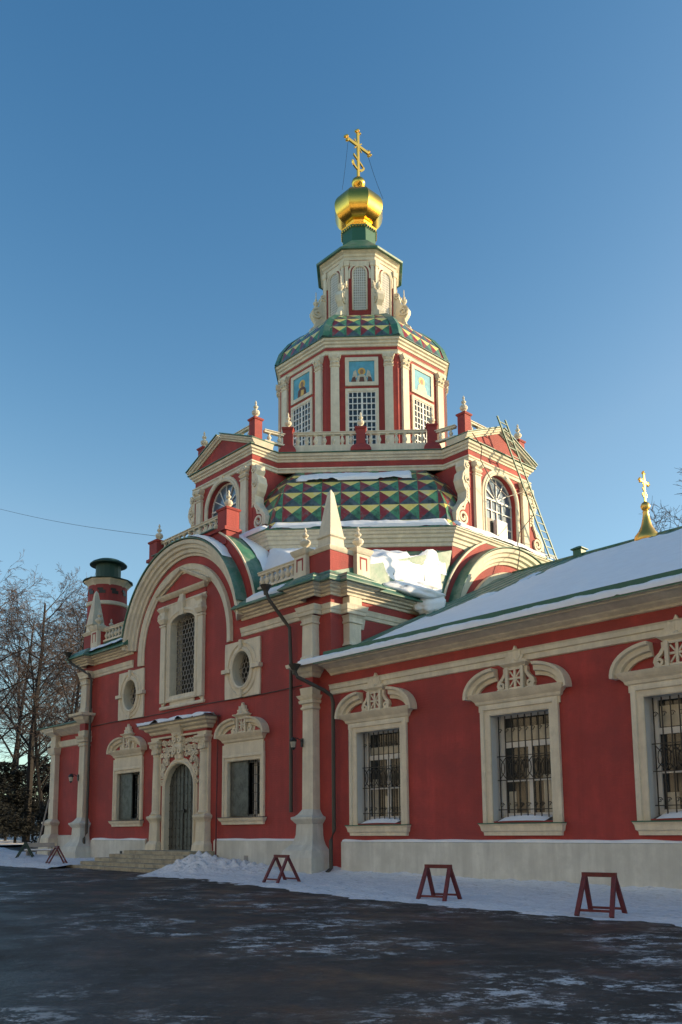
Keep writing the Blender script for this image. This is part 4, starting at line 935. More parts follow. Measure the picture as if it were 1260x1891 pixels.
# snow on the front right roof corner
V7 = Vector((*o8[7], 13.66)); V6 = Vector((*o8[6], 13.66)); Cn = Vector((xr, 0, 11.12)); E1c = Vector((xr, Y0-5.0, 11.12)); E2c = Vector((X0+5.0, 0, 11.12))
TRIS = [(Cn, V7, V6), (Cn, E1c, V7), (Cn, E2c, V6)]
def tri_z(x, y):
    for a, b, c in TRIS:
        d = (b.y-c.y)*(a.x-c.x)+(c.x-b.x)*(a.y-c.y)
        if abs(d) < 1e-9: continue
        l1 = ((b.y-c.y)*(x-c.x)+(c.x-b.x)*(y-c.y))/d; l2 = ((c.y-a.y)*(x-c.x)+(a.x-c.x)*(y-c.y))/d; l3 = 1-l1-l2
        if min(l1, l2, l3) >= -1e-4: return l1*a.z+l2*b.z+l3*c.z
    return None
mb = MB()
for i in range(13):
    t = i/12; V = V7.lerp(V6, t); pts = []
    for k in range(16):
        x, y = V.x+(Cn.x-V6.x)*0+k*.27*.7071, V.y-k*.27*.7071; z = tri_z(x, y)
        if z is None or max(xr-x, y) < 2.1: break
        pts.append(Vector((x, y, z+.02)))
    if len(pts) > 1: mb.tube(pts, .028, 4, 'green_roof')
Part(mb, 'roof_seam')
def roof_field(x0, x1, y0, y1, st, hf, zf=tri_z):
    s_ = MB(); nx_ = int((x1-x0)/st); ny_ = int((y1-y0)/st); P = {}
    for i in range(nx_+1):
        for k in range(ny_+1):
            x = x0+i*st; y = y0+k*st; z = zf(x, y); P[i, k] = None if z is None else (Vector((x, y, z)), hf(x, y, z))
    vid = {}; vs = []; fs = []
    for i in range(nx_):
        for k in range(ny_):
            c = [(i, k), (i+1, k), (i+1, k+1), (i, k+1)]
            if any(P[q] is None for q in c) or max(P[q][1] for q in c) <= 0: continue
            f = []
            for q in c:
                if q not in vid: vid[q] = len(vs); p, hh = P[q]; vs.append(p+Vector((0, 0, hh if hh > 0 else -.06)))
                f.append(vid[q])
            fs.append(f)
    s_.add(vs, fs, 'snow'); return s_
def h_corner(x, y, z):
    q = Vector((x, y, 0)); n1 = noise.fractal(q*.45, 1, 2, 5); n2 = noise.fractal(q*1.6, 1, 2, 4)
    side = (x-X0)-(Y0-y)            # > 0 on the wing side, < 0 on the front side
    t = .60+.35*n1
    if side > -1.6: t -= max(0, (z-12.65-.5*n1))*1.3*min(1, (side+1.6)/1.2)
    t = min(t, (max(xr-x, y)-2.05)*1.4, (xr-.05-x)*3, (y-.3)*3)
    return min(.26, max(-1, t)*.6)*(1+.35*n2)
Part(roof_field(X0+4.0, xr, 0, Y0-4.0, .11, h_corner), 'roof_snow', smooth=True)
# lumps of snow sliding over the side cornice on to the wing roof
def snow_lump(c, rad, tilt, seed):
    m = MB(); N, M = 30, 20; P = []; c = Vector(c)
    for i in range(M+1):
        ph = -pi/2+pi*i/M
        for k in range(N):
            a = 2*pi*k/N; d = Vector((cos(ph)*cos(a), cos(ph)*sin(a), sin(ph))); r = 1+.30*noise.fractal(d*1.3+Vector((seed, 0, 0)), 1, 2, 4)+.10*noise.noise(d*5+Vector((seed, 3, 0)))
            q = Vector((d.x*rad[0]*r, d.y*rad[1]*r, d.z*rad[2]*r)); q.z += tilt[0]*q.x+tilt[1]*q.y; P.append(c+q)
    m.add(P, [(i*N+k, i*N+(k+1) % N, (i+1)*N+(k+1) % N, (i+1)*N+k) for i in range(M) for k in range(N)], 'snow'); return m
Part(snow_lump((xr+.05, 4.5, 11.16), (.80, 1.55, .34), (-.30, .02), 1.0), 'roof_snow', smooth=True)
Part(snow_lump((xr+.42, 5.15, 10.72), (.42, .85, .46), (-.5, .30), 4.0), 'roof_snow', smooth=True)
Part(snow_lump((xr+.50, 5.35, 10.28), (.30, .42, .42), (-.2, .45), 7.0), 'roof_snow', smooth=True)
Part(snow_lump((xr-.9, 5.6, 12.0), (1.0, 1.2, .30), (-.45, .05), 9.0), 'roof_snow', smooth=True)
s = snow_sheet((X0+5.2, -.50, 10.76), (xr-1.9, -.50, 10.76), (xr-1.9, .06, 11.13), (X0+5.2, .06, 11.13), 70, 10, .13, lambda u, v, p: min(.5, u*6, (1-u)*9, v*6+.05)-.12+.45*fr(p, .8, 2), amp=.4)
Part(s, 'ledge_snow', smooth=True)
s = snow_sheet((X0-8.6, -.52, 10.74), (X0-5.0, -.52, 10.74), (X0-5.0, .06, 11.13), (X0-8.6, .06, 11.13), 40, 8, .15, lambda u, v, p: .4+.2*fr(p, .8, 2), amp=.4)
Part(s, 'ledge_snow', smooth=True)
# barrel roof snow behind the front gable
def barrel_snow():
    s = MB(); N, M = 40, 18; P = {}
    for i in range(N+1):
        a = R(80)-R(62)*i/N
        for k in range(M+1):
            d = .8+2.3*k/M; p = Vector((5.38*cos(a), 9.85+5.38*sin(a), d)); t = .5+.5*noise.fractal(Vector((a*2.2, d*.8, 5)), 1, 2, 4)-(.25 if k < 3 else 0)
            th = .16*min(1, max(0, t*4)); P[i, k] = (FA((5.38+th)*cos(a), min(9.85+(5.38+th)*sin(a), 15.2), -d), t)
    vs = []; fs = []; vid = {}
    for i in range(N):
        for k in range(M):
            c = [(i, k), (i+1, k), (i+1, k+1), (i, k+1)]
            if min(P[x][1] for x in c) <= 0: continue
            for x in c:
                if x not in vid: vid[x] = len(vs); vs.append(P[x][0])
            fs.append([vid[x] for x in c])
    s.add(vs, fs, 'snow'); return s
Part(barrel_snow(), 'roof_snow', smooth=True)
# ---- drum
DX = DY = .085
mb = MB(); DR = octv(4.5, DX, DY)
mb.sweep(DR, [(0, 19.3), (0, 26.43)], WF, 'red_paint', closed=True, prof_closed=False); Part(mb, 'drum_wall')
mb = MB(); mb.sweep(DR, [(0, 26.0), (.05, 26.02), (.06, 26.16), (.10, 26.2), (0, 26.21)], WF, 'cream', closed=True); Part(mb, 'frieze_band')
mb = MB(); mb.sweep(DR, [(0, 26.42), (.05, 26.44), (.06, 26.54), (.14, 26.59), (.15, 26.68), (.24, 26.73), (.26, 26.84), (0, 26.88)], WF, 'cream', closed=True)
mb.sweep(DR, [(-.2, 26.90), (.32, 26.845), (.32, 26.875), (-.2, 26.96)], WF, 'green_roof', closed=True); Part(mb, 'drum_cornice')
def icon(F, kind):
    m = MB(); m.box(F, -.66, .66, 24.46, 25.62, .02, .045, 'icon_blue'); e = .05
    def el(cu, cz, a, b, mt, d): m.prism(F, [(cu+a*cos(2*pi*i/14), cz+b*sin(2*pi*i/14)) for i in range(14)], .03, d, mt)
    if kind == 0:
        el(.02, 25.12, .26, .26, 'icon_gold', .052); m.prism(F, [(-.34, 24.47), (.38, 24.47), (.30, 24.85), (.14, 24.98), (-.12, 24.98), (-.28, 24.85)], .03, .058, 'icon_robe'); el(.02, 25.12, .12, .17, 'icon_skin', .062)
        m.prism(F, [(-.08, 24.5), (.16, 24.5), (.20, 24.78), (-.04, 24.82)], .03, .066, 'icon_gold')
    elif kind == 1:
        el(0, 25.05, .20, .20, 'icon_gold', .052); el(0, 25.03, .10, .14, 'icon_skin', .056); m.prism(F, [(-.30, 24.47), (.30, 24.47), (.20, 24.8), (0, 24.92), (-.20, 24.8)], .03, .055, 'icon_pale')
        m.prism(F, [(-.14, 24.47), (.14, 24.47), (.1, 24.75), (-.1, 24.75)], .03, .06, 'icon_robe')
        for sg in (-1, 1):
            m.prism(F, [(sg*.28, 24.49), (sg*.56, 24.49), (sg*.48, 24.72), (sg*.34, 24.78)], .03, .057, 'icon_robe'); m.prism(F, [(sg*.22, 24.75), (sg*.52, 24.6), (sg*.42, 25.05), (sg*.30, 25.15)], .03, .053, 'icon_pale')
    else:
        el(-.05, 25.10, .24, .24, 'icon_gold', .052); el(-.05, 25.08, .11, .15, 'icon_skin', .06); m.prism(F, [(-.42, 24.47), (.36, 24.47), (.24, 24.82), (.08, 24.96), (-.18, 24.96), (-.34, 24.8)], .03, .057, 'icon_pale')
    return m
for k in range(8):
    th = k*pi/4; F = OF(th, 4.5, DX, DY)
    p = MB(); p.ring(F, [(-.86, 24.26), (.86, 24.26), (.86, 25.82), (-.86, 25.82)], [(-.66, 24.46), (.66, 24.46), (.66, 25.62), (-.66, 25.62)], 0, .09, 'cream_trim'); p.box(F, -.67, .67, 24.45, 25.63, -.05, .02, 'icon_blue')
    p = Part(p, 'icon_frame'); icon(F, {6: 0, 7: 1, 0: 2}.get(k, k % 3)).build('icon_panel', p)
    m = MB(); m.ring(F, [(-.86, 20.9), (.86, 20.9), (.86, 24.10), (-.86, 24.10)], [(-.72, 21.0), (.72, 21.0), (.72, 23.94), (-.72, 23.94)], 0, .09, 'cream_trim')
    wp = Part(m, 'window_frame')
    m = MB(); m.box(F, -.72, .72, 21.0, 23.94, .005, .015, 'glass_dark'); m.build('pane', wp)
    m = MB()
    for q in range(7): u = -.72+1.44*q/6; t = .05 if q in (0, 3, 6) else .024; m.box(F, u-t, u+t, 21.0, 23.94, .016, .06, 'window_white')
    for q in range(10): z = 21.0+.327*q; t = .05 if q in (0, 4, 9) else .024; m.box(F, -.72, .72, z-t, z+t, .016, .056, 'window_white')
    m.build('sash', wp)
    for sg in (-1, 1):
        m = MB(); a_, b_ = sorted((sg*1.16, sg*1.62))
        m.stack(F, a_, b_, .15, [(19.5, .06), (20.6, .05), (20.7, 0), (25.30, -.01), (25.33, .03), (25.38, .03), (25.40, 0)], 'cream_trim')
        m.stack(F, a_+.03, b_-.03, .15, [(25.40, 0), (25.5, .05), (25.62, .01), (25.68, .06), (25.8, .09), (25.9, .13), (25.99, .13)], 'cream_trim')
        for s2 in (-1, 1):
            strip(m, F, spiral((a_+b_)/2+s2*.19, 25.80, .085, .02, pi/2, 1.3, 12, sgn=-s2), .024, .15, .29, 'cream_trim'); strip(m, F, spiral((a_+b_)/2+s2*.12, 25.53, .06, .02, pi/2, 1.3, 10, sgn=s2), .02, .15, .26, 'cream_trim')
        Part(m, 'pilaster')
# ---- upper tiled dome
UP = [(4.72, 26.93), (4.50, 27.62), (4.02, 28.32), (3.34, 28.95), (2.62, 29.40), (2.15, 29.62)]
UPR = UP
for k in range(8):
    m = MB(); tiles(m, k*pi/4, UPR, .74, dx=DX*.8, dy=DY*.8, margin=.24, relief=.04); m.build('dome_tiles', church, recalc=False)
for k in range(8):
    m = MB(); a = pi/8+k*pi/4; c, s = cos(a), sin(a)
    pts = [Vector((X0+DX*.8+c*(r/cos(pi/8)+.01), Y0+DY*.8+s*(r/cos(pi/8)+.01), z)) for r, z in UP]
    t = Vector((-s, c, 0))
    for p, q in zip(pts[:-1], pts[1:]):
        W = .30; o = Vector((c, s, .6))*.07
        m.quad(p-t*W-Vector((c, s, 0))*.08, q-t*W-Vector((c, s, 0))*.08, q+o, p+o, 'green_roof'); m.quad(p+o, q+o, q+t*W-Vector((c, s, 0))*.08, p+t*W-Vector((c, s, 0))*.08, 'green_roof')
    Part(m, 'dome_rib')
m = MB(); prv = None
m.lathe((X0+DX*.8, Y0+DY*.8, 0), [((r-.06)/cos(pi/8), z) for r, z in UP], 8, 'green_roof', rot=pi/8); Part(m, 'dome_core')
# ---- lantern
LX = LY = .04
LN = octv(2.02, LX, LY)
mb = MB(); mb.sweep(LN, [(0, 29.2), (0, 33.4)], WF, 'red_paint', closed=True, prof_closed=False); Part(mb, 'lantern_wall')
mb = MB(); mb.sweep(LN, [(0, 33.10), (.04, 33.12), (.05, 33.26), (.12, 33.32), (.13, 33.42), (.26, 33.50), (.28, 33.60), (0, 33.62)], WF, 'cream', closed=True); Part(mb, 'lantern_cornice')
mb = MB(); mb.sweep(LN, [(0, 33.62), (.44, 33.56), (.46, 33.66), (.40, 33.70), (-1.0, 35.1), (-1.0, 34.9)], WF, 'green_roof', closed=True); Part(mb, 'lantern_roof')
for k in range(8):
    th = k*pi/4; F = OF(th, 2.02, LX, LY); m = MB(); n = 14; r, zs = .34, 32.35; mp = lambda p, q, hh: F(p, q, hh)
    inner = [(-r, 30.1)]+[(r*cos(a), zs+r*sin(a)) for a in [pi-pi*i/n for i in range(n+1)]]+[(r, 30.1)]
    m.sweep(inner, [(0, 0), (0, .06), (-.04, .09), (-.08, .09), (-.10, 0)], mp, 'cream_trim')
    m.box(F, -.55, .55, 32.75, 33.05, 0, .05, 'cream_trim')
    m.sweep([(-.52, 32.0)]+[(.52*cos(a), zs+.52*sin(a)) for a in [pi-pi*i/n for i in range(n+1)]]+[(.52, 32.0)], [(0, 0), (0, .05), (-.10, .06), (-.12, 0)], mp, 'cream_trim')
    for sg in (-1, 1):
        a_, b_ = sorted((sg*.63, sg*.82)); m.stack(F, a_, b_, .09, [(29.7, .02), (30.0, 0), (32.7, 0), (32.74, .04), (32.85, .05), (33.0, .08)], 'cream_trim')
    wp = Part(m, 'lantern_window')
    m = MB(); m.add([F(p_, q, .012) for p_, q in inner], [tuple(range(len(inner)))], 'glass_pale'); m.build('pane', wp)
    m = MB()
    for q in range(1, 6): u = -r+2*r*q/6; m.box(F, u-.012, u+.012, 30.1, zs+sqrt(max(0, r*r-u*u)), .013, .03, 'window_white')
    for q in range(17): z = 30.15+.15*q; hw = r if z < zs else sqrt(max(.001, r*r-(z-zs)**2)); m.box(F, -hw, hw, z-.010, z+.010, .013, .028, 'window_white')
    m.build('sash', wp)
    # scrolled buttress with urn at the vertex
    a = pi/8+k*pi/4; V = Fr((X0+LX, Y0+LY, 0), (cos(a), sin(a), 0), (sin(a), -cos(a), 0))
    m = MB(); rv = 2.02/cos(pi/8)
    out = [(rv-.05, 29.3), (rv+.95, 29.2), (rv+.92, 29.5), (rv+.70, 29.7), (rv+.60, 30.0), (rv+.78, 30.25), (rv+.86, 30.55), (rv+.70, 30.85), (rv+.42, 30.95), (rv+.30, 31.2), (rv+.22, 31.6), (rv-.05, 31.8)]
    m.prism(V, out, -.16, .16, 'cream')
    for w0, w1 in ((-.22, -.15), (.15, .22)):
        strip(m, V, spiral(rv+.50, 30.5, .33, .06, pi/2, 1.5, 24, sgn=-1), .05, w0, w1, 'cream_trim'); strip(m, V, spiral(rv+.12, 31.5, .18, .04, pi/2, 1.3, 16, sgn=-1), .035, w0, w1, 'cream_trim')
    c = V(rv+.52, 0, 0); m.lathe((c.x, c.y, 30.92), [(.10, 0), (.07, .08), (.15, .2), (.17, .32), (.06, .42), (.08, .5), (.03, .6), (.025, .95), (.0, 1.0)], 8, 'cream_trim')
    Part(m, 'lantern_buttress')
# ---- neck, gold dome, cross
GX, GY = X0+.03, Y0+.03
mb = MB(); k8 = 1/cos(pi/8); mb.lathe((GX, GY, 0), [(1.10*k8, 34.75), (1.02*k8, 35.05), (.95*k8, 35.1), (.93*k8, 35.95), (1.0*k8, 36.05), (1.02*k8, 36.12), (.7, 36.14)], 8, 'green_paint', rot=pi/8); nk = Part(mb, 'dome_neck')
mb = MB(); mb.lathe((GX, GY, 0), [(1.0*k8, 36.12), (1.04*k8, 36.20), (.92*k8, 36.26), (.80, 36.30), (.74, 36.5), (.80, 36.62), (.86, 36.66), (.80, 36.72)], 8, 'gold', rot=pi/8)
for k in range(40):
    a = 2*pi*k/40; rr_ = 1.02*(1/cos(((a-pi/8) % (pi/4))-pi/8))*cos(0); mb.lathe((GX+rr_*cos(a), GY+rr_*sin(a), 35.97), [(.01, 0), (.035, .05), (.035, .16)], 5, 'gold')
mb.build('dome_collar', nk)
prof = [(.78, 36.62), (1.04, 36.76), (1.29, 37.02), (1.45, 37.38), (1.49, 37.74), (1.40, 38.08), (1.20, 38.37), (.94, 38.60), (.66, 38.77), (.42, 38.90), (.25, 39.0)]
import itertools
def dense(pr, sub=4):
    out = []
    for i in range(len(pr)-1):
        p0 = pr[max(i-1, 0)]; p1 = pr[i]; p2 = pr[i+1]; p3 = pr[min(i+2, len(pr)-1)]
        for s in range(sub):
            t = s/sub; out.append(tuple(.5*((2*p1[q])+(-p0[q]+p2[q])*t+(2*p0[q]-5*p1[q]+4*p2[q]-p3[q])*t*t+(-p0[q]+3*p1[q]-3*p2[q]+p3[q])*t**3) for q in (0, 1)))
    return out+[pr[-1]]
mb = MB(); mb.lathe((GX, GY, 0), dense([(r*1.02, z) for r, z in prof]), 8, 'gold', rot=pi/8)
gd = Part(mb, 'gold_dome')
# smooth vertically, keep the eight ribs sharp: separate the gores by sharp edges
me = gd.data; me.polygons.foreach_set('use_smooth', [True]*len(me.polygons))
bm = bmesh.new(); bm.from_mesh(me)
for e in bm.edges:
    d = e.verts[1].co-e.verts[0].co
    horiz = abs(d.z) < 1e-4; e.smooth = bool(horiz)
bm.to_mesh(me); bm.free()
mb = MB(); mb.lathe((GX, GY, 39.50), [(.30, -.52), (.18, -.44), (.20, -.36), (.24, -.30), (.32, -.22), (.40, -.08), (.41, .04), (.36, .18), (.24, .30), (.10, .38), (.06, .44)], 20, 'gold'); Part(mb, 'dome_ball', smooth=True)
cross('cross', (GX, GY, 39.90), 2.98, .90, church, .085)
# guy chains
mb = MB()
for sx, sy, zz in ((.0, -1, 41.9), (.0, 1, 41.9)):
    e = Vector((GX+.9*(1 if sy > 0 else -.2), GY+sy*1.15, 38.6)); s0 = Vector((GX, GY+sy*.8, zz)); mb.tube([s0.lerp(e, t/8)+Vector((0, 0, -.5*sin(pi*t/8)*.3)) for t in range(9)], .012, 3, 'iron')
Part(mb, 'guy_chain')
# ---- lower eastern annexe (left)
AN = Fr((0, 1.3, 0), (1, 0, 0), (0, -1, 0)); AX = -25.6
mb = MB(); mb.box(AN, AX, X0-HX, 0, 7.2, -20, 0, 'red_paint')
an = Part(mb, 'annexe_wall')
mb = MB(); pth = [(AX, 21), (AX, 1.3), (X0-HX, 1.3)]
mb.sweep(pth, [(0, -.2), (.14, -.2), (.14, 1.3), (0.02, 1.38), (0, 1.38)], WF, 'plinth_stone'); mb.build('annexe_plinth', an)
mb = MB(); mb.sweep(pth, [(0, 6.42), (.08, 6.46), (.14, 6.79), (0, 6.8)], WF, 'cream'); mb.sweep(pth, [(0, 7.1), (.1, 7.14), (.3, 7.3), (.55, 7.45), (.6, 7.6), (0, 7.62)], WF, 'cream'); mb.build('annexe_cornice', an)
mb = MB(); mb.quad(WF(AX-.7, .55, 7.62), WF(X0-HX, .55, 7.62), WF(X0-HX, 11.5, 11.0), WF(AX+2.5, 11.5, 11.0), 'green_roof'); mb.add([WF(AX-.7, .55, 7.62), WF(AX-.7, 22, 7.62), WF(AX+2.5, 11.5, 11)], [(0, 1, 2)], 'green_roof')
mb.add([WF(AX-.7, 22, 7.62), WF(X0-HX, 22, 7.62), WF(X0-HX, 11.5, 11.0), WF(AX+2.5, 11.5, 11)], [(0, 1, 2, 3)], 'green_roof'); mb.sweep([(AX, 21), (AX, 1.3), (X0-HX, 1.3)], [(.55, 7.6), (.75, 7.58), (.75, 7.63), (.5, 7.7)], WF, 'green_paint'); mb.build('annexe_roof', an)
mb = MB(); mb.stack(AN, AX+.35, AX+.95, .3, [(-.2, .45), (1.2, .4), (1.45, .15), (1.9, .12), (2.05, .28), (2.12, .28), (2.3, 0), (6.0, -.02), (6.05, .05), (6.2, .1), (6.42, .15), (6.46, 0), (7.1, 0), (7.3, .3), (7.55, .4), (7.6, .1)], 'cream'); mb.build('pilaster', an)
# ---- chimney turret
CHX, CHY = -24.0, 3.7
mb = MB(); mb.lathe((CHX, CHY, 0), [(1.24, 7.0), (1.18, 15.10), (1.16, 16.35)], 28, 'red_paint'); ch = Part(mb, 'chimney')
mb = MB(); mb.lathe((CHX, CHY, 0), [(1.19, 15.08), (1.25, 15.12), (1.26, 15.30), (1.18, 15.34)], 28, 'cream'); mb.lathe((CHX, CHY, 0), [(1.16, 16.30), (1.20, 16.36), (1.30, 16.50), (1.42, 16.62), (1.44, 16.70), (.9, 16.8)], 8, 'cream', rot=pi/8)
mb.build('chimney_band', ch)
mb = MB(); mb.lathe((CHX, CHY, 0), [(1.50, 16.69), (1.52, 16.73), (.82, 16.95), (.76, 16.95), (.76, 17.85)], 16, 'chimney_green'); mb.lathe((CHX, CHY, 0), [(.7, 17.78), (1.12, 17.80), (1.13, 17.85), (1.0, 17.97), (.7, 18.12), (.3, 18.24), (.05, 18.30)], 24, 'chimney_green'); mb.build('chimney_cap', ch)
mb = MB()
for k in range(5):
    a = R(-100+38*k)-R(20); F = Fr((CHX+1.165*cos(a), CHY+1.165*sin(a), 0), (-sin(a), cos(a), 0), (cos(a), sin(a), 0)); mb.box(F, -.2, .2, 15.78, 15.98, -.05, .02, 'iron'); mb.box(F, -.28, .05, 15.98, 16.12, -.05, .02, 'iron')
mb.build('vent_opening', ch)
# ---- rainwater pipes, cables
def pipe(pts, r=.07, heads=()):
    m = MB(); m.tube(pts, r, 8, 'pipe_brown'); p = m.build('drainpipe', church)
    if heads:
        h = MB()
        for (x, y, z) in heads: h.lathe((x, y, z), [(.08, -.35), (.10, -.2), (.22, 0), (.24, .03), (.2, .03)], 10, 'pipe_brown')
        h.build('hopper', p)
    return p
pipe([(-2.35, -.95, 10.75), (-2.30, -.85, 10.45), (-1.95, -.35, 9.6), (-1.78, -.22, 9.3), (-1.72, -.20, 7.9), (-1.72, -.20, 2.2)], heads=[(-2.35, -.95, 10.95)])
pipe([(-.55, -1.0, 7.35), (-.45, -.95, 7.1), (.45, -.45, 6.55), (.62, -.25, 6.35), (.66, -.2, 6.1), (.66, -.2, 1.5), (.66, -.35, 1.15), (.66, -.35, .2), (.66, -.55, .05)], heads=[(-.55, -1.0, 7.55)])
pipe([(-19.3, -.95, 10.7), (-19.2, -.8, 10.4), (-18.0, -.35, 9.7), (-17.95, -.25, 9.4), (-17.95, -.25, 1.5), (-18.0, -.35, 1.2), (-18.0, -.35, .25), (-18.0, -.6, .12)], heads=[(-19.3, -.95, 10.95)])
m = MB(); m.tube([FA(2.95, 6.4, .12), FA(2.95, .1, .16)], .035, 6, 'barrier_red'); Part(m, 'conduit')
m = MB(); m.tube([FA(-8.5+i*1.7, 6.98+.03*sin(i*1.3), .06) for i in range(11)], .018, 5, 'iron'); m.tube([FA(7.9, 6.9, .06), FA(8.1, 6.86, .35)], .018, 5, 'iron'); Part(m, 'facade_cable')
m = MB(); m.box(FA, -5.05, -4.85, .45, .62, .14, .16, 'iron'); m.box(FA, 4.9, 5.15, .32, .55, .14, .16, 'wood_grey'); Part(m, 'vent_grate')
# ================================================================== separate things
def lamp(F, u, z, label):
    t = empty('wall_lamp', F(u, z, 0)); tag(t, label, 'lamp', 'lanterns on the church front')
    def sub(m, n): o = m.build(n, None); o.parent = t; o.location = -F(u, z, 0); return o
    m = MB(); m.box(F, u-.06, u+.06, z-.16, z+.16, 0, .04, 'iron'); m.tube([F(u, z+.05, .04), F(u-.05, z+.16, .2), F(u-.1, z+.18, .34), F(u-.1, z+.10, .36)], .018, 6, 'iron'); sub(m, 'bracket')
    c = F(u-.1, z-.22, .36); m = MB(); m.lathe(c, [(.03, -.06), (.07, 0), (.12, .26), (.15, .28), (.07, .38), (.02, .42)], 6, 'iron'); sub(m, 'lantern_body')
    m = MB(); m.lathe(c, [(.078, .03), (.122, .24)], 6, 'glass_pale'); sub(m, 'lantern_glass')
lamp(Fr((X0, -.35, 0), (1, 0, 0), (0, -1, 0)), 8.72, 4.75, 'black wall lantern on the cream pilaster between the facade and the wing')
lamp(Fr((X0, -.35, 0), (1, 0, 0), (0, -1, 0)), -9.25, 4.35, 'black wall lantern on the far left pilaster of the facade')
# ladder
def ladder():
    foot = Vector((.62, 14.35, 14.65)); top = Vector((.52, 10.55, 20.75)); W = Vector((0, .62, .0)); d = top-foot
    t = empty('ladder', foot); tag(t, 'tall green ladder leaning on the sunlit gable of the octagon', 'ladder')
    def sub(m, n): o = m.build(n, None); o.parent = t; o.location = -foot; return o
    for k in (0, 1): m = MB(); m.tube([foot+W*k, top+W*k+Vector((0, 0, .05))], .045, 4, 'green_paint'); sub(m, 'rail')
    for i in range(17): m = MB(); a = foot+d*(i+.5)/17; m.tube([a, a+W], .028, 4, 'green_paint'); sub(m, 'rung')
ladder()
t = MB(); pts = [(.3, 8.9, 19.5), (.45, 9.4, 18.9), (.5, 9.2, 18.2), (.55, 9.9, 17.4), (.6, 11.0, 16.9), (.62, 12.5, 17.6), (.55, 13.2, 16.6), (.6, 11.9, 15.4), (.66, 11.6, 14.7), (1.0, 11.3, 14.3), (1.1, 10.9, 13.3)]
t.tube([Vector(p) for p in pts], .022, 5, 'iron'); o = t.build('hanging_cable'); tag(o, 'black cable looping loosely across the sunlit dormer window', 'cable')
t = MB(); a, b = Vector((-28.8, -2.8, 21.6)), Vector((-12.6, .3, 15.95)); t.tube([a.lerp(b, i/20)+Vector((0, 0, -.22*sin(pi*i/20))) for i in range(21)], .012, 4, 'iron'); o = t.build('overhead_wire'); tag(o, 'thin overhead wire crossing the sky to the front gable', 'wire')
# ---- ground
def zg(x, y):
    z = -.012*min(max(x, 0), 14)
    if x < 0: z += .005*min(-x, 20)
    if x < -24: z += .03*(-x-24)
    z -= .03*min(max(-y, 0), 4)
    return z
mb = MB(); xs = [-600, -300, -160, -110, -80, -60, -50, -42, -35, -30, -26, -24, -20, -16, -12, -8, -4, 0, 4, 8, 12, 14, 18, 22, 26, 40, 80, 200, 600]; ys = [-600, -200, -80, -50, -35, -28, -22, -18, -14, -11, -8, -6, -4, -3, -2, -1, 0, 4, 12, 25, 60, 200, 600]
V = [WF(x, y, zg(x if x > -110 else -110, y)) for y in ys for x in xs]; nx = len(xs)
mb.add(V, [(r*nx+c, r*nx+c+1, (r+1)*nx+c+1, (r+1)*nx+c) for r in range(len(ys)-1) for c in range(nx-1)], 'asphalt')
o = mb.build('ground', smooth=True); tag(o, kind='structure')
def snow_ground(name, x0, x1, y0, y1, nx, ny, hf, mt='dirty_snow'):
    s = MB(); vs = []
    for r in range(ny+1):
        for c in range(nx+1):
            x = x0+(x1-x0)*c/nx; y = y0+(y1-y0)*r/ny; vs.append(WF(x, y, zg(x, y)+hf(x, y)))
    s.add(vs, [(r*(nx+1)+c, r*(nx+1)+c+1, (r+1)*(nx+1)+c+1, (r+1)*(nx+1)+c) for r in range(ny) for c in range(nx)], mt)
    o = s.build(name, smooth=True); return o
def edge_y(x):   # kerb side limit of the snow
    P = [(-60, -6), (-26, -4.6), (-20, -4.6), (-14, -4.1), (-8, -4.3), (-2, -4.3), (2, -4.7), (8, -5.6), (14, -5.4), (20, -5.2), (30, -5)]
    for a, b in zip(P[:-1], P[1:]):
        if a[0] <= x <= b[0]: return a[1]+(b[1]-a[1])*(x-a[0])/(b[0]-a[0])
    return P[0][1] if x < -60 else P[-1][1]
def h_strip(x, y):
    d = y-edge_y(x); n1 = noise.fractal(Vector((x*.9, y*.9, 0)), 1, 2, 5); n2 = noise.fractal(Vector((x*4, y*4, 3)), 1, 2, 3)
    h = .05+.035*n1+.018*n2; e = d+.5*n1+.12*n2
    h = h*min(1, max(-1, e*1.6))
    # heap beside the steps
    for hx, hy, sx, sy, hh in ((-5.2, -2.0, 1.0, .9, .36), (-4.0, -1.8, 1.1, .9, .30), (-4.9, -3.0, 1.3, .7, .16), (-2.4, -1.4, 1.2, .8, .2)):
        g = math.exp(-((x-hx)/sx)**2-((y-hy)/sy)**2); h += hh*g*(1+.35*n1+.25*n2+.9*abs(noise.noise(Vector((x*3.2, y*3.2, 9)))))
    h += .16*math.exp(-max(0, -y)/.35)*(1+.5*n1) if y < .3 else 0
    return h
tag(snow_ground('snow_strip', -5.9, 24, -7.0, .1, 460, 110, h_strip), kind='structure')
def h_left(x, y):
    d = y-edge_y(x); n1 = noise.fractal(Vector((x*.6, y*.6, 5)), 1, 2, 5); n2 = noise.fractal(Vector((x*3, y*3, 3)), 1, 2, 3)
    h = (.12+.08*n1+.03*n2)*min(1, max(-1, (d+.5*n1)*1.2))+.35*math.exp(-((x+27)/5)**2-((y+1.6)/1.4)**2)*(1+.3*n1)
    return h
tag(snow_ground('snow_field', -46, -13.2, -7.5, 1.25, 210, 80, h_left), kind='structure')
s = snow_ground('snow_field', -130, -38, -12, 60, 120, 90, lambda x, y: .10+.12*noise.fractal(Vector((x*.15, y*.15, 5)), 1, 2, 5)+(.0 if y > -1 else -.4*min(1, -(y+1)*.5)), 'dirty_snow'); tag(s, kind='structure')
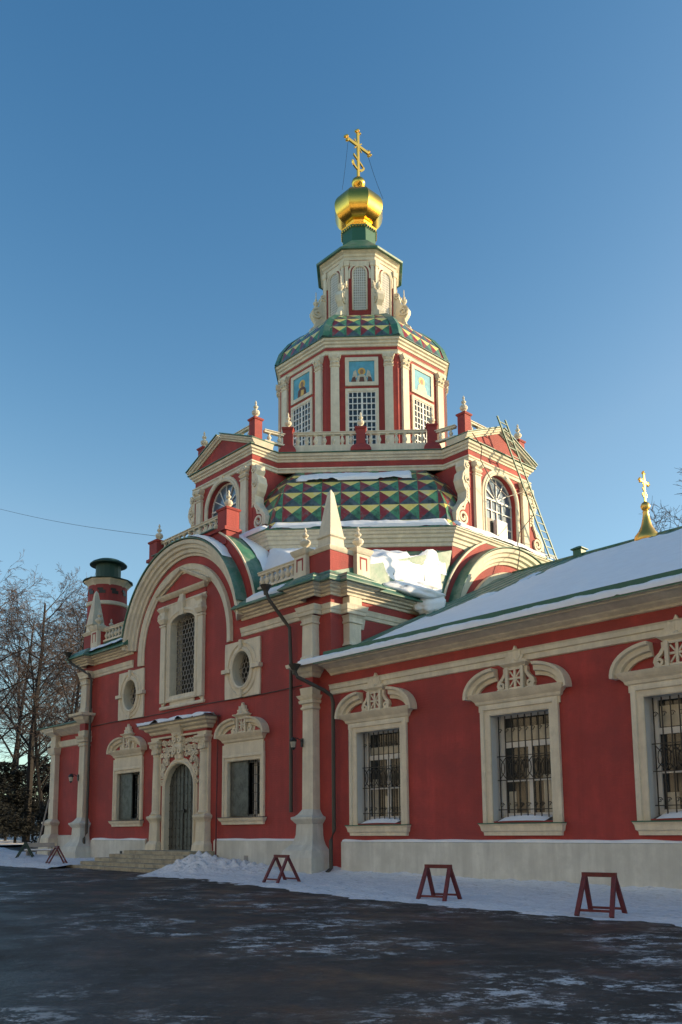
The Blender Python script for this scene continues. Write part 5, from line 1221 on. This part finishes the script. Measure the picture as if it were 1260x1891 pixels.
# ---- stone steps
st = empty('stone_steps', (-9.5, 0, 0)); tag(st, 'worn pale limestone steps rising to the arched iron door', 'steps')
rg = random.Random(3)
for k in range(5):
    m = MB(); z1 = .70-.155*k; L0, R0, D0 = -12.15-.42*k, -6.75+.28*k, 1.35+.48*k
    x = L0
    while x < R0-.01:
        x2 = min(R0, x+rg.uniform(.9, 1.5))
        if R0-x2 < .4: x2 = R0
        m.box(Fr((0, 0, 0), (1, 0, 0), (0, -1, 0)), x+.004, x2-.004, z1-.152-(.3 if k == 4 else 0), z1+rg.uniform(-.006, .006), (-.1 if k == 0 else D0-.62), D0+rg.uniform(-.01, .01), 'limestone'); x = x2
    for (xa, xb) in ((L0, L0+.6), (R0-.6, R0)):
        if k: m.box(Fr((0, 0, 0), (1, 0, 0), (0, -1, 0)), xa, xb, z1-.15-(.3 if k == 4 else 0), z1-.003, .02, D0-.61, 'limestone')
    o = m.build('step', None); o.parent = st; o.location = (9.5, 0, 0)
# ---- trestle barriers
def make_trestle(mt, label, g=None):
    t = empty('trestle_barrier', (0, 0, 0), local=True); tag(t, label, 'barrier', g)
    L, S, H, b = .31, .44, .86, .04
    m = MB(); m.box(WFr, -L-.05, L+.05, H-.09, H, -.045, .045, mt); x = m.build('top_bar', None); x.parent = t
    for sx in (-1, 1):
        for sy in (-1, 1):
            m = MB(); p = Vector((sx*L, 0, H-.05)); q = Vector((sx*(L+.05), sy*S, 0)); dd = (q-p).normalized(); s_ = Vector((1, 0, 0)); u_ = dd.cross(s_)
            P = [p+s_*a_*.045+u_*b_*.032 for a_, b_ in ((-1, -1), (1, -1), (1, 1), (-1, 1))]+[q+s_*a_*.045+u_*b_*.032 for a_, b_ in ((-1, -1), (1, -1), (1, 1), (-1, 1))]
            m.add(P, [(0, 1, 2, 3), (7, 6, 5, 4), (0, 4, 5, 1), (1, 5, 6, 2), (2, 6, 7, 3), (3, 7, 4, 0)], mt); x = m.build('leg', None); x.parent = t
    for sy in (-1, 1):
        m = MB(); m.box(Fr((0, sy*S*.86, 0), (1, 0, 0), (0, -1, 0)), -L-.06, L+.06, .085, .135, -.02, .02, mt); x = m.build('stretcher', None); x.parent = t
    return t
WFr = Fr((0, 0, 0), (1, 0, 0), (0, -1, 0))
def copy_tree(o, label, loc, rz):
    c = o.copy(); scn.collection.objects.link(c); c['label'] = label; c.location = loc; c.rotation_euler = (0, 0, rz)
    for ch_ in list(o.children): k = ch_.copy(); scn.collection.objects.link(k); k.parent = c
    return c
G = 'red trestle barriers along the kerb'
tr = make_trestle('barrier_red', 'dark red trestle barrier in front of the corner pilaster and drainpipe', G)
tr.location = (1.9, -3.6, zg(1.9, -3.6)+.03); tr.rotation_euler = (0, 0, R(-2))
copy_tree(tr, 'dark red trestle barrier on the snow between the first two wing windows', (9.2, -4.55, zg(9.2, -4.5)+.02), R(14))
copy_tree(tr, 'dark red trestle barrier nearest to the camera at the right', (13.75, -4.75, zg(13.75, -4.75)+.02), R(12))
copy_tree(tr, 'dark red trestle barrier beside the stone steps, farthest of the red ones', (-15.6, -2.9, zg(-15.6, -2.9)+.05), R(-14))
# ---- bare trees
def bare_tree(name, x, y, H, seed, label, tr_=.22, lev=5, droop=.1, sp=1.0, lean=(0, 0), cat='tree', nb=9, lowest=.22, fine=.012):
    rg = random.Random(seed); z0 = zg(max(x, -110), y)-.1 if name else 0
    t = empty('bare_tree', (x, y, z0)); tag(t, label, cat, 'bare winter trees')
    tk = MB(); tw = MB(); base = Vector((x, y, z0))
    def grow(p, d, L, r, depth):
        n = 5 if depth == 0 else (4 if depth < 3 else 3); pts = [p]; rads = [r]; dirs = []
        for i in range(n):
            d = (d+Vector((rg.uniform(-1, 1), rg.uniform(-1, 1), rg.uniform(-.6, .9)-droop*depth*.7))*(.07 if depth == 0 else .17)).normalized(); p = p+d*(L/n); pts.append(p); rads.append(max(fine*.6, r*(1-.75*(i+1)/n))); dirs.append(d)
        (tk if depth < 2 else tw).tube(pts, r, 6 if depth == 0 else (4 if depth < 2 else 3), 'bark' if depth < 3 else 'twig', rads=rads)
        if depth >= lev: return
        k = {0: nb*2, 1: 6, 2: 5, 3: 4}.get(depth, 2)
        for i in range(k):
            f = (lowest+(1-lowest)*(i+rg.random())/k) if depth == 0 else (.25+.75*(i+rg.random())/k)
            f = min(f, .98); s = f*n; a = int(s); q = pts[a].lerp(pts[a+1], s-a); dd = dirs[a]
            ax = Vector((rg.uniform(-1, 1), rg.uniform(-1, 1), rg.uniform(-.3, .3))); ax = (ax-dd*ax.dot(dd)).normalized()
            ang = rg.uniform(.55, 1.05) if depth == 0 else rg.uniform(.4, .9)
            nd = (dd*cos(ang)+ax*sin(ang)*sp).normalized(); rr_ = rads[a]*(.45 if depth == 0 else .55)
            LL = (L*(.42-.24*f) if depth == 0 else L*rg.uniform(.38, .6))
            grow(q, nd, LL, max(fine, rr_), depth+1)
    grow(base, Vector((lean[0], lean[1], 1)).normalized(), H, tr_, 0)
    for m, n in ((tk, 'trunk'), (tw, 'crown')):
        o = m.build(n, None, recalc=False); o.parent = t; o.location = -base
    return t
from mathutils import Vector as V3
def at(px, dist):   # ground position at a photo column and distance
    d = (px-630)*rt-(1500-1312)*up+1594.2*fwd; k = dist/math.hypot(d.x, d.y); return 23.43+d.x*k, -21.13+d.y*k
t2 = make_trestle('barrier_green', 'small dark green trestle barrier standing on the snow far left'); gx_, gy_ = at(50, 49); t2.location = (gx_, gy_, zg(gx_, gy_)+.14); t2.rotation_euler = (0, 0, R(-30))
TR = [(50, 74, 20.5, 1, 'tall bare tree with a thick straight dark trunk', .34, .12), (8, 82, 20, 2, 'bare tree at the left edge with sunlit reddish top twigs', .26, .25), (132, 62, 16.5, 3, 'slender dark bare tree close beside the church corner', .20, .1),
      (82, 66, 15.5, 4, 'bare tree with forked dark limbs between the two tallest trunks', .17, .1), (112, 96, 23, 5, 'pale misty bare tree behind the annexe roof', .22, .25), (-25, 68, 19, 6, 'bare tree mostly beyond the left edge, branches reaching in', .24, .2), (208, 100, 21, 7, 'bare tree showing behind the round chimney', .2, .25), (28, 110, 24, 11, 'faint far tree behind the tall dark trunk', .25, .3)]
for px, D, H, sd_, lb, r, dr in TR:
    x, y = at(px, D); bare_tree('t', x, y, H, sd_, lb, r, 5 if D < 90 else 4, dr, fine=.014 if D < 90 else .02)
x, y = at(1345, 70); bare_tree('t', x, y, 23.0, 21, 'bare treetop rising behind the snowy roof at the right edge', .25, 4, .05, fine=.02)
x, y = at(1018, 100); bare_tree('t', x, y, 27.5, 22, 'thin bare treetop peeking over the ridge beside the ladder foot', .25, 4, .05, fine=.02)
# ---- dark evergreens under the trees
def shrub(x, y, w, H, seed, label, g='dark evergreens by the far wall'):
    rg = random.Random(seed); z0 = zg(max(x, -110), y)-.1; t = empty('evergreen_shrub', (x, y, z0)); tag(t, label, 'shrub', g)
    m = MB(); m.tube([Vector((0, 0, 0)), Vector((.1, 0, H*.8))], .12, 5, 'bark', r1=.04); o = m.build('stem', None); o.parent = t
    m = MB()
    for i in range(2600):
        z = H*(.12+.88*rg.random()**1.1); rr_ = w*(1-.75*z/H)*sqrt(rg.random())*(.75+.35*sin(z*3+seed)); a = rg.uniform(0, 2*pi); c = Vector((rr_*cos(a), rr_*sin(a), z))
        u = Vector((rg.uniform(-1, 1), rg.uniform(-1, 1), rg.uniform(-.6, .3))).normalized()*rg.uniform(.15, .38); v = u.cross(Vector((rg.uniform(-1, 1), rg.uniform(-1, 1), 1))).normalized()*rg.uniform(.05, .10)
        m.add([c-v, c+v, c+u], [(0, 1, 2)], 'evergreen')
    o = m.build('foliage', None, recalc=False); o.parent = t
for i, (px, D, w_, H) in enumerate([(-12, 70, 2.6, 6.2), (12, 76, 2.4, 6.6), (30, 72, 2.2, 5.8), (62, 78, 2.6, 7.2), (88, 72, 2.4, 6.4), (112, 80, 2.8, 7.4), (44, 84, 2.8, 6.8), (98, 64, 1.7, 4.6), (0, 88, 3.2, 7.2), (76, 90, 3.2, 8.0)]):
    x, y = at(px, D); ords = ['leftmost dark evergreen cut by the photo edge', 'dark evergreen just right of the photo edge', 'low dark evergreen left of the thick trunk', 'broad dark evergreen right of the thick trunk', 'dark evergreen behind the leaning pole', 'tall dark evergreen touching the church corner', 'dark evergreen directly behind the thick trunk', 'smallest evergreen nearest the church annexe', 'rearmost dark evergreen at the far left', 'tallest evergreen in the rear row']
    shrub(x, y, w_, H, i+50, ords[i])
m = MB(); m.box(WFr, -100, 75, -1, 13, -58, -50, 'far_wall'); o = m.build('shade_building'); tag(o, 'unseen plain building added far behind the church to shade the trees', 'building')  # unseen block added to keep the low sun off the left trees
m = MB(); m.prism(Fr((-100, 54, 0), (0, 1, 0), (1, 0, 0)), [(-5, 13), (5, 13), (0, 17)], -.5, 175.5, 'green_roof'); m.build('roof', o)
m = MB(); m.box(WFr, -70, 90, -1, 26, 46, 60, 'bounce_wall')  # unseen building opposite, added to bounce warm sunlight onto the shaded facade
for i in range(38):
    for k in range(6): u = -67+i*4.1; m.box(WFr, u, u+1.6, 1.2+k*4.1, 3.6+k*4.1, 45.9, 45.99, 'glass_dark')
m.box(WFr, -71, 91, 26, 26.8, 45, 61, 'cream'); o = m.build('bounce_building'); tag(o, 'unseen long pale building opposite the church, added to bounce warm light', 'building')
# far wall and pole, bench
x0, y0 = at(-60, 96); x1, y1 = at(160, 96); z = zg(max(x0, -110), y0)
m = MB(); d = Vector((x1-x0, y1-y0, 0)); L = d.length; d.normalize(); F = Fr((x0, y0, 0), d, d.cross(Vector((0, 0, 1)))); m.box(F, 0, L, z-1, z+3.4, -.2, .2, 'far_wall'); o = m.build('boundary_wall'); tag(o, 'long pale grey boundary wall behind the trees', 'wall')
m = MB(); m.box(F, 0, L, z+3.4, z+3.5, -.3, .3, 'snow'); o = m.build('wall_snow', o)
x, y = at(68, 52); zz = zg(max(x, -110), y); m = MB(); x2, y2 = at(90, 52); m.tube([Vector((x, y, zz)), Vector((x2, y2, zz+3.3))], .045, 5, 'wood_grey'); o = m.build('leaning_pole'); tag(o, 'thin pale pole leaning toward the church annexe', 'pole')
x, y = at(75, 50); zz = zg(max(x, -110), y)+.05; bn = empty('park_bench', (x, y, zz), rz=h_*-1, local=True); tag(bn, 'grey snow-dusted bench left of the church annexe', 'bench')
m = MB(); m.box(WFr, -.75, .75, .42, .47, -.2, .2, 'wood_grey'); o = m.build('seat', None); o.parent = bn
m = MB(); m.box(WFr, -.75, .75, .62, .85, -.24, -.2, 'wood_grey'); o = m.build('backrest', None); o.parent = bn
for sx in (-.6, .6): m = MB(); m.box(WFr, sx-.04, sx+.04, 0, .42, -.18, .18, 'wood_grey'); m.box(WFr, sx-.04, sx+.04, 0, .85, -.29, -.245, 'wood_grey'); o = m.build('leg', None); o.parent = bn
m = MB(); m.box(WFr, -.72, .72, .47, .53, -.18, .18, 'snow'); o = m.build('seat_snow', None); o.parent = bn
for o in bpy.data.objects:
    if 'local' in o.keys(): del o['local']
